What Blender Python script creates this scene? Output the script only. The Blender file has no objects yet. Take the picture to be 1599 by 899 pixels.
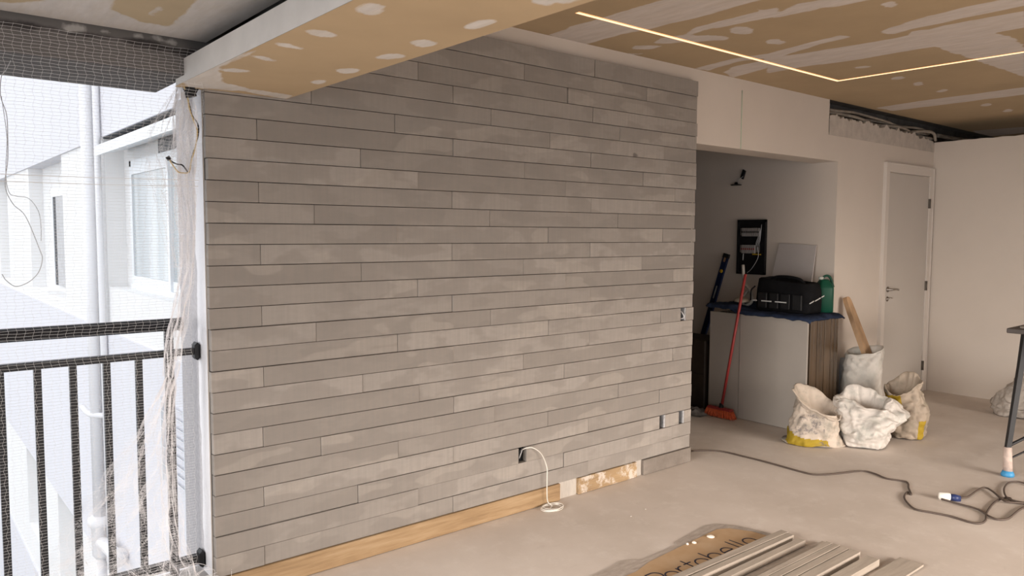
import bpy, math, random
import numpy as np
from mathutils import Vector, noise
random.seed(7); rng = np.random.RandomState(7)
sc = bpy.context.scene
COL = sc.collection

# ------------------------------------------------------------------ camera
FPX = 1192.82
CAM = np.array([-4.07969, -3.11345, 1.5])
YAW, PITCH, ROLL = 0.69169, -0.07158, 0.00531
def _rot():
    cy, sy, cp, sp = math.cos(YAW), math.sin(YAW), math.cos(PITCH), math.sin(PITCH)
    F = np.array([sy*cp, cy*cp, sp]); R = np.array([cy, -sy, 0.]); U = np.cross(R, F)
    cr, sr = math.cos(ROLL), math.sin(ROLL)
    return cr*R+sr*U, -sr*R+cr*U, F
RX, UX, FX = _rot()
cam = bpy.data.objects.new('camera', bpy.data.cameras.new('camera')); COL.objects.link(cam)
cam.data.sensor_width = 36; cam.data.lens = 36*FPX/1599; cam.data.clip_start = .02; cam.data.clip_end = 300
from mathutils import Matrix
cam.matrix_world = Matrix(((RX[0], UX[0], -FX[0], CAM[0]), (RX[1], UX[1], -FX[1], CAM[1]), (RX[2], UX[2], -FX[2], CAM[2]), (0, 0, 0, 1)))
sc.camera = cam
def on(x, y, ax, val):           # the point of the plane axis=val seen at pixel x, y of the photo
    d = FX+RX*(x-799.5)/FPX-UX*(y-449.5)/FPX
    return CAM+(val-CAM[ax])/d[ax]*d

# ------------------------------------------------------------------ light and exposure
sc.view_settings.view_transform = 'Standard'; sc.view_settings.look = 'None'
sc.view_settings.gamma = 1; sc.view_settings.use_curve_mapping = False
sc.view_settings.exposure = 0.0
W = bpy.data.worlds.new('sky'); sc.world = W; W.use_nodes = True
bg = W.node_tree.nodes['Background']; bg.inputs[0].default_value = (.94, .96, 1, 1); bg.inputs[1].default_value = 1.85
def area(name, loc, rot, sx, sy, power, col):
    l = bpy.data.lights.new(name, 'AREA'); l.shape = 'RECTANGLE'; l.size = sx; l.size_y = sy; l.energy = power; l.color = col
    o = bpy.data.objects.new(name, l); COL.objects.link(o); o.location = loc; o.rotation_euler = rot; return o
# area lights added to brighten the room, at the balcony front and behind the camera
a1 = area('balcony_fill', (-5.30, -3.2, 1.05), (0, -math.radians(90-16), 0), 1.5, 5.6, 80, (1, .93, .86)); a1.data.spread = math.radians(62)
a2 = area('rear_fill', (-.2, -6.3, 1.15), (math.radians(90-20), 0, 0), 5.4, 1.5, 88, (1, .88, .77)); a2.data.spread = math.radians(54)

# ------------------------------------------------------------------ mesh helpers
class MB:
    def __init__(s): s.v = []; s.f = []; s.sm = []
    def add(s, vs, fs, smooth=False):
        n = len(s.v); s.v += [tuple(map(float, p)) for p in vs]; s.f += [tuple(i+n for i in f) for f in fs]; s.sm += [smooth]*len(fs); return s
    def box(s, a, b):
        (x0, y0, z0), (x1, y1, z1) = a, b
        return s.add([(x0,y0,z0),(x1,y0,z0),(x1,y1,z0),(x0,y1,z0),(x0,y0,z1),(x1,y0,z1),(x1,y1,z1),(x0,y1,z1)],
            [(0,3,2,1),(4,5,6,7),(0,1,5,4),(1,2,6,5),(2,3,7,6),(3,0,4,7)])
    def obox(s, p, u, v, w):     # centre p, half vectors u v w
        p, u, v, w = map(np.asarray, (p, u, v, w))
        c = [p-u-v-w, p+u-v-w, p+u+v-w, p-u+v-w, p-u-v+w, p+u-v+w, p+u+v+w, p-u+v+w]
        return s.add(c, [(0,3,2,1),(4,5,6,7),(0,1,5,4),(1,2,6,5),(2,3,7,6),(3,0,4,7)])
    def cbox(s, a, b, c=.004):   # chamfered box
        (x0, y0, z0), (x1, y1, z1) = a, b; c = min(c, (x1-x0)*.45, (y1-y0)*.45, (z1-z0)*.45)
        vs = []; idx = {}
        for ix, X in enumerate((x0, x1)):
            for iy, Y in enumerate((y0, y1)):
                for iz, Z in enumerate((z0, z1)):
                    sx, sy, sz = (1-2*ix)*c, (1-2*iy)*c, (1-2*iz)*c
                    idx[ix,iy,iz,0] = len(vs); vs.append((X, Y+sy, Z+sz))
                    idx[ix,iy,iz,1] = len(vs); vs.append((X+sx, Y, Z+sz))
                    idx[ix,iy,iz,2] = len(vs); vs.append((X+sx, Y+sy, Z))
        fs = []
        for i in (0, 1):
            q = [(0,0),(1,0),(1,1),(0,1)]
            fs.append([idx[i,a_,b_,0] for a_, b_ in q]); fs.append([idx[a_,i,b_,1] for a_, b_ in q]); fs.append([idx[a_,b_,i,2] for a_, b_ in q])
            for j in (0, 1):
                fs.append([idx[0,i,j,1], idx[1,i,j,1], idx[1,i,j,2], idx[0,i,j,2]])
                fs.append([idx[i,0,j,0], idx[i,1,j,0], idx[i,1,j,2], idx[i,0,j,2]])
                fs.append([idx[i,j,0,0], idx[i,j,1,0], idx[i,j,1,1], idx[i,j,0,1]])
        for k in idx:
            if k[3] == 0: fs.append([idx[k[0],k[1],k[2],0], idx[k[0],k[1],k[2],1], idx[k[0],k[1],k[2],2]])
        cen = np.array([(x0+x1)/2, (y0+y1)/2, (z0+z1)/2]); V = np.array(vs); out = []
        for f in fs:
            P = V[f]; nn = np.cross(P[1]-P[0], P[2]-P[0]); out.append(tuple(f) if nn@(P.mean(0)-cen) > 0 else tuple(f[::-1]))
        return s.add(vs, out)
    def tube(s, pts, r, n=8, closed=False, cap=True, flat=1.0):
        pts = [np.array(p, float) for p in pts]; m = len(pts); vs = []; up = None
        for i, p in enumerate(pts):
            a = pts[(i-1) % m] if closed or i > 0 else p; b = pts[(i+1) % m] if closed or i < m-1 else p
            t = b-a; t = t/(np.linalg.norm(t)+1e-9)
            if up is None:
                up = np.array([0, 0, 1.]) if abs(t[2]) < .9 else np.array([1., 0, 0])
            sd = np.cross(t, up); sd /= (np.linalg.norm(sd)+1e-9); up = np.cross(sd, t)
            R = r[i] if hasattr(r, '__len__') else r
            for k in range(n):
                a_ = 2*math.pi*k/n; vs.append(p+sd*math.cos(a_)*R+up*math.sin(a_)*R*flat)
        fs = []
        for i in range(m if closed else m-1):
            j = (i+1) % m
            for k in range(n): fs.append((i*n+k, i*n+(k+1) % n, j*n+(k+1) % n, j*n+k))
        if cap and not closed: fs.append(tuple(range(n))[::-1]); fs.append(tuple((m-1)*n+k for k in range(n)))
        return s.add(vs, fs, n > 4)
    def prism(s, poly, h):       # poly: list of 3D points, extruded by vector h
        P = [np.array(p, float) for p in poly]; n = len(P); h = np.array(h, float)
        return s.add(P+[p+h for p in P], [tuple(range(n)), tuple(range(n, 2*n))[::-1]]+[(i, (i+1) % n+0, (i+1) % n+n, i+n)[::-1] for i in range(n)])
    def lathe(s, prof, c, n=24, axis=(0, 0, 1), smooth=True):
        ax = np.array(axis, float); ax /= np.linalg.norm(ax); a = np.cross(ax, (1, 0, 0) if abs(ax[0]) < .8 else (0, 1, 0)); a /= np.linalg.norm(a); b = np.cross(ax, a)
        vs = [np.array(c)+ax*h+r*(a*math.cos(2*math.pi*k/n)+b*math.sin(2*math.pi*k/n)) for r, h in prof for k in range(n)]
        m = len(prof); fs = [(i*n+k, i*n+(k+1) % n, (i+1)*n+(k+1) % n, (i+1)*n+k) for i in range(m-1) for k in range(n)]
        fs += [tuple(range(n))[::-1], tuple((m-1)*n+k for k in range(n))]
        return s.add(vs, fs, smooth)
    def build(s, name, mat, parent=None, attrs=None):
        V = np.array(s.v)
        if parent is None: org = np.array([(V[:,0].min()+V[:,0].max())/2, (V[:,1].min()+V[:,1].max())/2, V[:,2].min()])
        else:
            org = np.zeros(3); q = parent
            while q is not None: org += np.array(q.location); q = q.parent
        me = bpy.data.meshes.new(name); me.from_pydata([tuple(p) for p in V-org], [], s.f)
        me.polygons.foreach_set('use_smooth', s.sm)
        for k, a in (attrs or {}).items():
            at = me.attributes.new(k, 'FLOAT', 'POINT'); at.data.foreach_set('value', np.asarray(a, np.float32))
        me.materials.append(mat); me.update()
        o = bpy.data.objects.new(name, me); COL.objects.link(o)
        if parent is None: o.location = org
        else: o.parent = parent
        return o
def tag(o, label, cat, group=None, kind=None):
    o['label'] = label; o['category'] = cat
    if group: o['group'] = group
    if kind: o['kind'] = kind
    return o
def thing(name, label, cat, loc, group=None):
    o = bpy.data.objects.new(name, None); COL.objects.link(o); o.location = loc; o.empty_display_size = .1
    return tag(o, label, cat, group)
def struct(o): o['kind'] = 'structure'; return o
def smooth_path(pts, n=8):       # Catmull-Rom
    P = [np.array(p, float) for p in pts]; P = [2*P[0]-P[1]]+P+[2*P[-1]-P[-2]]; out = []
    for i in range(1, len(P)-2):
        for k in range(n):
            t = k/n; a, b, c, d = P[i-1:i+3]
            out.append(.5*((2*b)+(c-a)*t+(2*a-5*b+4*c-d)*t*t+(3*b-a-3*c+d)*t**3))
    return out+[P[-2]]

# ------------------------------------------------------------------ materials
class N:                          # small node-tree writer
    def __init__(s, name):
        s.m = bpy.data.materials.new(name); s.m.use_nodes = True; s.t = s.m.node_tree; s.b = s.t.nodes['Principled BSDF']
        s.tc = s.n('ShaderNodeTexCoord')
    def n(s, k, **kw):
        o = s.t.nodes.new(k)
        for a, v in kw.items(): setattr(o, a, v)
        return o
    def l(s, a, b): s.t.links.new(a, b)
    def coord(s, scale=(1, 1, 1), world=True):
        mp = s.n('ShaderNodeMapping'); mp.inputs['Scale'].default_value = scale
        if world: g = s.n('ShaderNodeNewGeometry'); s.l(g.outputs['Position'], mp.inputs[0])
        else: s.l(s.tc.outputs['Object'], mp.inputs[0])
        return mp.outputs[0]
    def noise(s, scale=5, detail=4, rough=.6, vec=None, stretch=(1, 1, 1)):
        o = s.n('ShaderNodeTexNoise'); o.inputs['Scale'].default_value = scale; o.inputs['Detail'].default_value = detail; o.inputs['Roughness'].default_value = rough
        s.l(vec or s.coord(stretch), o.inputs['Vector']); return o.outputs['Fac']
    def ramp(s, fac, stops):
        o = s.n('ShaderNodeValToRGB'); e = o.color_ramp.elements
        while len(e) < len(stops): e.new(.5)
        for i, (p, c) in enumerate(stops):
            e[i].position = p; e[i].color = (*c, 1) if hasattr(c, '__len__') else (c, c, c, 1)
        s.l(fac, o.inputs[0]); return o.outputs[0]
    def mix(s, fac, a, b, mode='MIX'):
        o = s.n('ShaderNodeMix', data_type='RGBA', blend_type=mode)
        for v, i in ((fac, 0), (a, 6), (b, 7)):
            if isinstance(v, (int, float)): o.inputs[i].default_value = v
            elif isinstance(v, tuple): o.inputs[i].default_value = (*v, 1)
            else: s.l(v, o.inputs[i])
        return o.outputs[2]
    def math(s, op, a, b=0.0, c=None, clamp=False):
        o = s.n('ShaderNodeMath', operation=op, use_clamp=clamp)
        for i, v in enumerate((a, b) if c is None else (a, b, c)):
            if isinstance(v, (int, float)): o.inputs[i].default_value = v
            else: s.l(v, o.inputs[i])
        return o.outputs[0]
    def attr(s, name):
        o = s.n('ShaderNodeAttribute'); o.attribute_name = name; return o.outputs['Fac']
    def bump(s, h, strength=.3, dist=.002):
        o = s.n('ShaderNodeBump'); o.inputs['Strength'].default_value = strength; o.inputs['Distance'].default_value = dist
        s.l(h, o.inputs['Height']); s.l(o.outputs[0], s.b.inputs['Normal'])
    def col(s, c):
        if isinstance(c, tuple): s.b.inputs['Base Color'].default_value = (*c, 1)
        else: s.l(c, s.b.inputs['Base Color'])
    def fin(s, rough=.7, metal=0., spec=.4):
        s.b.inputs['Roughness'].default_value = rough; s.b.inputs['Metallic'].default_value = metal; s.b.inputs['Specular IOR Level'].default_value = spec; return s.m
def simple(name, c, rough=.6, metal=0., var=.12, scale=6, bump=0., spec=.4, stretch=(1, 1, 1), bscale=None):
    m = N(name); f = m.noise(scale, 5, .6, stretch=stretch)
    lo = tuple(x*(1-var) for x in c); hi = tuple(min(1, x*(1+var)) for x in c)
    m.col(m.ramp(f, [(.3, lo), (.7, hi)]))
    if bump: m.bump(m.noise(bscale or scale*8, 6, .65, stretch=stretch), bump)
    return m.fin(rough, metal, spec)

PAINT = simple('painted_plaster', (.62, .55, .485), .8, var=.03, scale=1.6, bump=.12, bscale=60)
WHITEP = simple('white_paint_edge', (.82, .81, .82), .8, var=.03, bump=.3, bscale=90)
# floor: raw dusty screed
m = N('dusty_screed'); f1 = m.noise(1.1, 6, .6); f2 = m.noise(7, 8, .7); f3 = m.noise(40, 3, .6)
c = m.ramp(f1, [(.3, (.52, .455, .40)), (.5, (.60, .53, .475)), (.72, (.68, .615, .56))])
c = m.mix(m.ramp(f2, [(.52, 0.), (.75, .5)]), c, (.74, .685, .63))
c = m.mix(m.ramp(m.noise(3.1, 6, .75, stretch=(1, 2.2, 1)), [(.60, 0.), (.68, .35)]), c, (.47, .405, .355))
m.col(c); m.bump(m.math('ADD', f2, m.math('MULTIPLY', f3, .25)), .35, .004); FLOOR = m.fin(.62, spec=.3)
def board_mat(name, tan, white, dark=None):    # plasterboard with joint filler where the attribute 'filler' is below zero
    m = N(name)
    st = m.noise(9, 5, .6, stretch=(1.2, .35, 1)); fine = m.noise(60, 4, .6, stretch=(1, .3, 1))
    d = m.math('ADD', m.attr('filler'), m.math('MULTIPLY', m.math('SUBTRACT', st, .5), .075))
    d = m.math('ADD', d, m.math('MULTIPLY', m.math('SUBTRACT', fine, .5), .014))
    k = m.math('SUBTRACT', .5, m.math('MULTIPLY', d, 90), clamp=True)
    tn = m.mix(m.ramp(m.noise(2.2, 4), [(.3, 0.), (.7, 1.)]), tuple(x*.93 for x in tan), tuple(x*1.05 for x in tan))
    wh = m.mix(m.ramp(m.noise(14, 6, .7, stretch=(1.5, .3, 1)), [(.35, 0.), (.65, 1.)]), tuple(x*.86 for x in white), white)
    th = m.ramp(m.noise(22, 5, .7, stretch=(1.2, .3, 1)), [(.3, .78), (.6, 1.)])
    c = m.mix(m.math('MULTIPLY', k, th), tn, wh)
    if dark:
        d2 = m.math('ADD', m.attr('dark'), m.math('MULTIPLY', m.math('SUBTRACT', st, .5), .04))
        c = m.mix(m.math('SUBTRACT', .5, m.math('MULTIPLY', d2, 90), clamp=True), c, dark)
    m.col(c); m.bump(m.math('ADD', k, m.math('MULTIPLY', fine, .3)), .2, .002); return m.fin(.85, spec=.2)
TAN = (.43, .325, .205); JC = (.64, .58, .54)
BOARD = board_mat('plasterboard_filler', TAN, JC)
BEAMB = board_mat('beam_board_filler', (.50, .375, .235), (.70, .66, .62))
CONC = board_mat('concrete_beam_face', (.15, .14, .135), (.45, .43, .41), (.055, .05, .05))
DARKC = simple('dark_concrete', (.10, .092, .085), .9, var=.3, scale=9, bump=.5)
# cladding
m = N('grey_stone_cladding')
tone = m.attr('tone'); seed = m.attr('seed')
cx = m.n('ShaderNodeCombineXYZ'); m.l(m.math('MULTIPLY', seed, 37.), cx.inputs[0]); m.l(m.math('MULTIPLY', seed, 91.), cx.inputs[2])
def shifted(sc_):
    va = m.n('ShaderNodeVectorMath', operation='ADD'); m.l(m.coord(sc_), va.inputs[0]); m.l(cx.outputs[0], va.inputs[1]); return va.outputs[0]
blot = m.noise(1.0, 3, .5, vec=shifted((4.2, 4, 9)))
streak = m.noise(1.0, 4, .6, vec=shifted((60, 4, 2)))
fine = m.noise(1.0, 5, .7, vec=shifted((18, 60, 60)))
c = m.mix(tone, (.262, .232, .206), (.345, .310, .280))
c = m.mix(m.ramp(blot, [(.47, 0.), (.53, .45), (.62, .55)]), c, (.235, .208, .186))
c = m.mix(m.ramp(m.noise(1., 2, .5, vec=shifted((2.4, 4, 7))), [(.60, 0.), (.625, .38)]), c, (.41, .365, .32))
c = m.mix(m.ramp(streak, [(.35, .25), (.65, 0.)]), c, (.21, .20, .185))
c = m.mix(m.ramp(fine, [(.3, .2), (.7, 0.)]), c, (.20, .185, .17))
c = m.mix(m.ramp(m.noise(1., 1, .3, vec=shifted((11, 5, 11))), [(.80, 0.), (.84, .7)]), c, (.09, .08, .075))
m.col(c); m.bump(m.math('ADD', m.math('MULTIPLY', streak, .5), fine), .22, .002); CLAD = m.fin(.75, spec=.25)
BACK = simple('adhesive_shadow_gap', (.05, .045, .04), .9)
WOOD = N('raw_pine'); g = WOOD.noise(1., 7, .62, stretch=(3, 30, 34)); kn = WOOD.noise(2.4, 3, .5, stretch=(1, 2, 3))
c = WOOD.ramp(g, [(.3, (.23, .145, .075)), (.5, (.34, .225, .12)), (.72, (.43, .305, .18))])
c = WOOD.mix(WOOD.ramp(kn, [(.60, 0.), (.75, .75)]), c, (.20, .115, .06)); WOOD.col(c); WOOD.bump(g, .3); WOOD = WOOD.fin(.7)
m = N('filler_smeared_pine'); g = m.noise(1., 7, .62, stretch=(3, 30, 34)); c = m.ramp(g, [(.3, (.26, .175, .10)), (.55, (.38, .26, .14)), (.72, (.48, .35, .22))])
c = m.mix(m.ramp(m.noise(6, 8, .75), [(.5, 0.), (.56, .8)]), c, (.62, .56, .5)); m.col(c); WOODS = m.fin(.8)
m = N('dirty_tile_back'); c = m.ramp(m.noise(5, 7, .7), [(.3, (.15, .125, .105)), (.55, (.22, .19, .165)), (.75, (.34, .29, .25))]); m.col(c); m.bump(m.noise(40, 5, .7), .4); TILEB = m.fin(.85)
PALEP = simple('pale_filler', (.48, .44, .395), .85, var=.12, scale=18, bump=.4, stretch=(3, 1, .5))
DOORM = simple('door_paint', (.53, .485, .44), .5, var=.02, scale=2)
FRAMEM = simple('door_frame_paint', (.66, .60, .545), .45, var=.02, scale=2)
STEEL = simple('brushed_steel', (.36, .33, .30), .35, 1., var=.1, scale=30)
DSTEEL = simple('dull_steel', (.16, .14, .12), .5, .8, var=.2, scale=30)
BLACKP = simple('black_plastic', (.010, .010, .011), .5, var=.3, scale=20, spec=.25)
BLACKM = simple('black_painted_steel', (.016, .016, .018), .45, var=.2, scale=12, spec=.3)
FAC = simple('facade_white', (.80, .80, .80), .85, var=.015, scale=2, bump=.15, bscale=50)
FACB = simple('facade_lilac_white', (.70, .70, .74), .85, var=.015, scale=2, bump=.2, bscale=50)
ALU = simple('white_aluminium', (.78, .81, .84), .35, var=.02, scale=4)
PVC = simple('white_pvc', (.78, .78, .80), .35, var=.02, scale=4)
NETM = simple('net_cord', (.85, .83, .82), .7, var=.05)
NETG = simple('gathered_net_cord', (.88, .85, .85), .7, var=.05)
m = N('curtained_glass'); c = m.ramp(m.noise(1., 2, .4, stretch=(1, 5, .3)), [(.35, (.36, .41, .43)), (.65, (.56, .60, .62))]); m.col(c); GLASS = m.fin(.12, spec=.6)
DARKG = simple('dark_void', (.03, .032, .036), .6)
m = N('rough_grey_render')
ge = m.n('ShaderNodeNewGeometry'); sx = m.n('ShaderNodeSeparateXYZ'); m.l(ge.outputs['Position'], sx.inputs[0])
edge = m.math('ADD', m.math('SUBTRACT', sx.outputs[1], .10), m.math('MULTIPLY', m.math('SUBTRACT', m.noise(3.5, 4), .5), .09))
k = m.math('MULTIPLY', edge, 150, clamp=True)
c = m.mix(k, (.84, .84, .87), m.ramp(m.noise(60, 5, .7), [(.3, (.46, .44, .455)), (.7, (.60, .585, .60))])); m.col(c); m.bump(m.noise(110, 4, .7), .55, .006); RENDER = m.fin(.9)
def led_mat():
    m = bpy.data.materials.new('warm_led'); m.use_nodes = True; b = m.node_tree.nodes['Principled BSDF']
    b.inputs['Base Color'].default_value = (1, .8, .55, 1); b.inputs['Emission Color'].default_value = (1, .72, .44, 1); b.inputs['Emission Strength'].default_value = 1.35; return m
LED = led_mat()
def sack_mat(name, base, dirt, amt=.5, yellow=None):
    m = N(name); c = m.ramp(m.noise(5, 5, .6), [(.3, tuple(x*.88 for x in base)), (.7, base)])
    c = m.mix(m.ramp(m.noise(9, 7, .72), [(.48, 0.), (.66, amt)]), c, dirt)
    if yellow:   # printed band given by the attribute 'band'
        k = m.math('MULTIPLY', m.math('ADD', m.attr('band'), m.math('MULTIPLY', m.math('SUBTRACT', m.noise(14, 3), .5), .12)), 30, clamp=True)
        c = m.mix(k, c, yellow)
        k2 = m.math('MULTIPLY', m.attr('print'), m.ramp(m.noise(26, 5, .8), [(.42, .75), (.5, .1)]))
        c = m.mix(k2, c, (.13, .12, .13))
    m.col(c)
    wv = m.n('ShaderNodeTexWave', wave_type='BANDS', bands_direction='Z'); wv.inputs['Scale'].default_value = 60; m.l(m.coord(), wv.inputs['Vector'])
    m.bump(m.math('ADD', m.noise(30, 6, .7), m.math('MULTIPLY', wv.outputs['Fac'], .2)), .5, .005); return m.fin(.6, spec=.3)
SACK_A = sack_mat('cream_woven_sack', (.56, .475, .395), (.23, .225, .19), .65, (.36, .25, .02))
SACK_B = sack_mat('white_woven_sack', (.66, .61, .56), (.30, .32, .28), .55)
SACK_C = sack_mat('grey_white_woven_sack', (.60, .56, .51), (.38, .40, .35), .5)
SACK_D = sack_mat('brown_stained_sack', (.40, .325, .255), (.18, .17, .125), .6, (.37, .25, .02))
SACK_E = sack_mat('grey_stained_sack', (.42, .37, .325), (.20, .175, .15), .7)
SACK_F = sack_mat('pale_blue_sack', (.47, .50, .53), (.30, .30, .31), .4)
GREEN = simple('green_plastic', (.006, .065, .038), .45, var=.15, scale=8, spec=.25)
BLUECL = simple('dark_blue_cloth', (.022, .032, .062), .95, var=.5, scale=9, bump=.5, bscale=40, spec=.1)
BLACKCL = simple('black_canvas', (.006, .006, .007), .9, var=.4, scale=12, bump=.4, spec=.15)
REFL = simple('reflective_tape', (.55, .56, .55), .35, var=.1)
GREYB = simple('grey_board_face', (.36, .325, .29), .6, var=.05, scale=2.5)
PALEB = simple('pale_tile_face', (.46, .42, .40), .6, var=.04, scale=5)
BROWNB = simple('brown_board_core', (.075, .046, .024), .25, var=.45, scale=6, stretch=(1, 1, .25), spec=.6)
RED = simple('red_handle', (.28, .032, .030), .5, var=.1)
ORANGE = simple('orange_bristles', (.62, .115, .04), .7, var=.25, scale=60)
NAVY = simple('blue_anodised', (.008, .016, .05), .45, var=.15, spec=.25)
YEL = simple('yellow_vial', (.45, .28, .02), .3)
BREAK = simple('breaker_grey', (.30, .28, .27), .5)
REDP = simple('red_switch', (.25, .03, .02), .5)
WIREW = simple('white_cable', (.74, .70, .64), .5)
WIREG = simple('grey_wire', (.45, .45, .46), .5)
WIREY = simple('yellow_wire', (.60, .45, .22), .5)
CORD = simple('dark_cord', (.085, .062, .05), .6)
BLUEP = simple('blue_plug', (.018, .03, .10), .4)
BRIGHTB = simple('blue_foot_plastic', (.05, .26, .50), .5)
CARD = N('printed_cardboard'); c = CARD.mix(CARD.ramp(CARD.noise(5, 6, .65), [(.35, 0.), (.7, .6)]), (.42, .27, .145), (.52, .385, .26)); CARD.col(c); CARD = CARD.fin(.85)
TAPE = N('film_covered_card'); c = TAPE.ramp(TAPE.noise(14, 6, .7, stretch=(1, 3, 1)), [(.35, (.33, .275, .235)), (.7, (.50, .44, .39))]); TAPE.col(c); TAPE.bump(TAPE.noise(24, 5, .7), .4, .003); TAPE = TAPE.fin(.45)
INK = simple('dark_blue_ink', (.035, .035, .055), .7)
STRIP = N('beige_tile_offcut'); c = STRIP.ramp(STRIP.noise(1., 6, .65, stretch=(4, 40, 40)), [(.3, (.31, .265, .22)), (.7, (.45, .385, .325))]); STRIP.col(c); STRIP.bump(STRIP.noise(1., 6, .65, stretch=(6, 60, 60)), .4); STRIP = STRIP.fin(.8)
CONDUIT = simple('dusty_conduit', (.27, .235, .20), .7, var=.25, scale=14)
RUBBLE = simple('broken_plaster', (.50, .445, .395), .9, var=.15, scale=12, bump=.3)

# ------------------------------------------------------------------ the room
H = 2.563; XL = -3.0836; XN = 1.9036; XC = 3.7233; T = .04; RW = 2.396
Z27, RH = .09899, .08438
def sdf(P, poly):                # signed distance of points P (n,2) to a polygon, negative inside
    poly = np.asarray(poly, float); n = len(poly); d = np.full(len(P), 1e9); ins = np.zeros(len(P), bool)
    for i in range(n):
        a, b = poly[i], poly[(i+1) % n]; e = b-a; w = P-a; t = np.clip((w@e)/(e@e+1e-12), 0, 1)
        d = np.minimum(d, np.linalg.norm(w-t[:, None]*e, axis=1))
        c = ((a[1] <= P[:, 1]) != (b[1] <= P[:, 1])); 
        with np.errstate(divide='ignore', invalid='ignore'): xi = a[0]+(P[:, 1]-a[1])/(b[1]-a[1])*(b[0]-a[0])
        ins ^= c & (P[:, 0] < xi)
    return np.where(ins, -d, d)
def sdf_union(P, polys): 
    d = np.full(len(P), 9.)
    for q in polys: d = np.minimum(d, sdf(P, q))
    return d
def grid(us, vs, f, attrs, name, mat, hole=None):   # f(u,v)->xyz ; attrs: name -> (n,2)->values
    U, V = np.meshgrid(us, vs); P = np.stack([U.ravel(), V.ravel()], 1); nu = len(us)
    mb = MB(); mb.v = [tuple(f(*p)) for p in P]
    for j in range(len(vs)-1):
        for i in range(nu-1):
            if hole is not None and hole(.5*(us[i]+us[i+1]), .5*(vs[j]+vs[j+1])): continue
            a = j*nu+i; mb.f.append((a, a+nu, a+nu+1, a+1)); mb.sm.append(False)
    return mb.build(name, mat, attrs={k: g(P) for k, g in attrs.items()})
def cpx(ox, s, pts, z):          # a polygon read in a zoomed crop of the photo, laid on the plane z
    return [tuple(on(ox+u*s, v*s, 2, z)[:2]) for u, v in pts]
def oval(ox, s, cx, cy, rx, ry, z, sl=0, n=12):
    return cpx(ox, s, [(cx+rx*math.cos(a), cy+ry*math.sin(a)+sl*rx*math.cos(a)) for a in np.linspace(0, 2*math.pi, n, endpoint=False)], z)

struct(MB().box((-5.5, -6.6, -.2), (5.6, .14, 0)).box((-.05, .14, -.2), (5.6, 4.0, 0)).build('floor', FLOOR))

# ceiling with filler
S5 = .27816
c5 = [[(205,195),(320,165),(330,150),(600,70),(640,60),(850,0),(1150,-80),(1900,-80),(1390,0),(1000,105),(760,165),(620,190),(450,240),(400,250),(260,215)],
      [(800,240),(830,215),(970,195),(1040,150),(1437,50),(1500,40),(1500,85),(1437,100),(1130,160),(1000,195),(1230,205),(1200,225),(1000,235),(870,245)],
      [(660,275),(690,255),(840,258),(790,275)], [(590,300),(740,300),(650,312)], [(1020,385),(1240,330),(1437,300),(1437,322),(1270,345),(1100,395)],
      [(1180,405),(1240,375),(1437,335),(1437,380),(1240,435)]]
c6 = [[(-60,50),(60,65),(110,40),(170,20),(290,0),(600,-50),(800,-50),(550,0),(380,35),(300,40),(240,60),(130,80),(50,98),(-60,95)],
      [(640,185),(660,160),(900,90),(1200,20),(1437,-30),(1600,-60),(1600,0),(1437,30),(1100,100),(850,155),(700,190)],
      [(-30,310),(200,245),(400,200),(465,208),(250,260),(60,320),(300,280),(600,235),(780,200),(800,175),(900,165),(1000,140),(1437,60),(1700,10),(1700,130),(1437,155),(1270,185),(1380,215),(1437,265),(1700,320),(1700,480),(1437,430),(1300,385),(1130,325),(930,262),(780,285),(460,340),(200,375),(0,410)],
      [(-10,222),(60,220),(105,235),(70,250),(-10,245)],
      [(600,605),(900,560),(1437,490),(1700,455),(1700,495),(1437,530),(1000,585),(700,622)], [(1150,735),(1437,712),(1700,690),(1700,720),(1437,745),(1250,765),(1180,765)]]
cpoly = [cpx(800, S5, q, H) for q in c5]+[cpx(1200, S5, q, H) for q in c6]
cpoly += [oval(800, S5, 1290, 172, 72, 22, H), oval(1200, S5, 685, 28, 42, 17, H), oval(1200, S5, 525, 376, 50, 7, H, -.08), oval(1200, S5, 725, 438, 36, 8, H, -.1), oval(1200, S5, 840, 470, 34, 10, H, -.1), oval(1200, S5, 975, 510, 24, 7, H, -.2), oval(1200, S5, 1225, 588, 32, 8, H, -.1), oval(1200, S5, 1345, 620, 30, 8, H, -.1)]
cpoly += [[(x, -6.6), (x+.16, -6.6), (x+.16, -3.6), (x, -3.6)] for x in (-1.4, -.2, 1.0, 2.2)]+[[(-2.75, y), (3.7, y), (3.7, y+.14), (-2.75, y+.14)] for y in (-4.4, -5.6)]
hole_c = [on(x, y, 2, H)[:2] for x, y in ((1372, 172), (1395, 176), (1430, 184), (1470, 193), (1500, 201), (1530, 210), (1543, 213), (1546, 216), (1440, 216))]
struct(grid(np.arange(-2.76, 5.46, .025), np.arange(-6.6, .001, .025), lambda u, v: (u, v, H), {'filler': lambda P: sdf_union(P, cpoly)}, 'ceiling', BOARD))
struct(MB().box((-2.76, -6.6, H+.02), (5.6, .2, H+.2)).build('trim_1', DARKC))

# wall with the cladding, the opening (X 0.04..XN) and the door; its top runs on past the low right wall
ZO = 2.09
wb = MB().box((XL, 0, 0), (.03, .12, ZO)).box((XL+.02, .12, 0), (.03, .33, ZO)).box((XL, 0, ZO), (XN, .225, 2.31)).box((XL, 0, 2.31), (1.74, .225, H+.02))
wb.box((XN, 0, 0), (XC+.25, .15, 2.31)).box((XC+.25, 0, 1.5), (5.6, .15, 2.2))
struct(wb.build('wall_back', PAINT))
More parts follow.
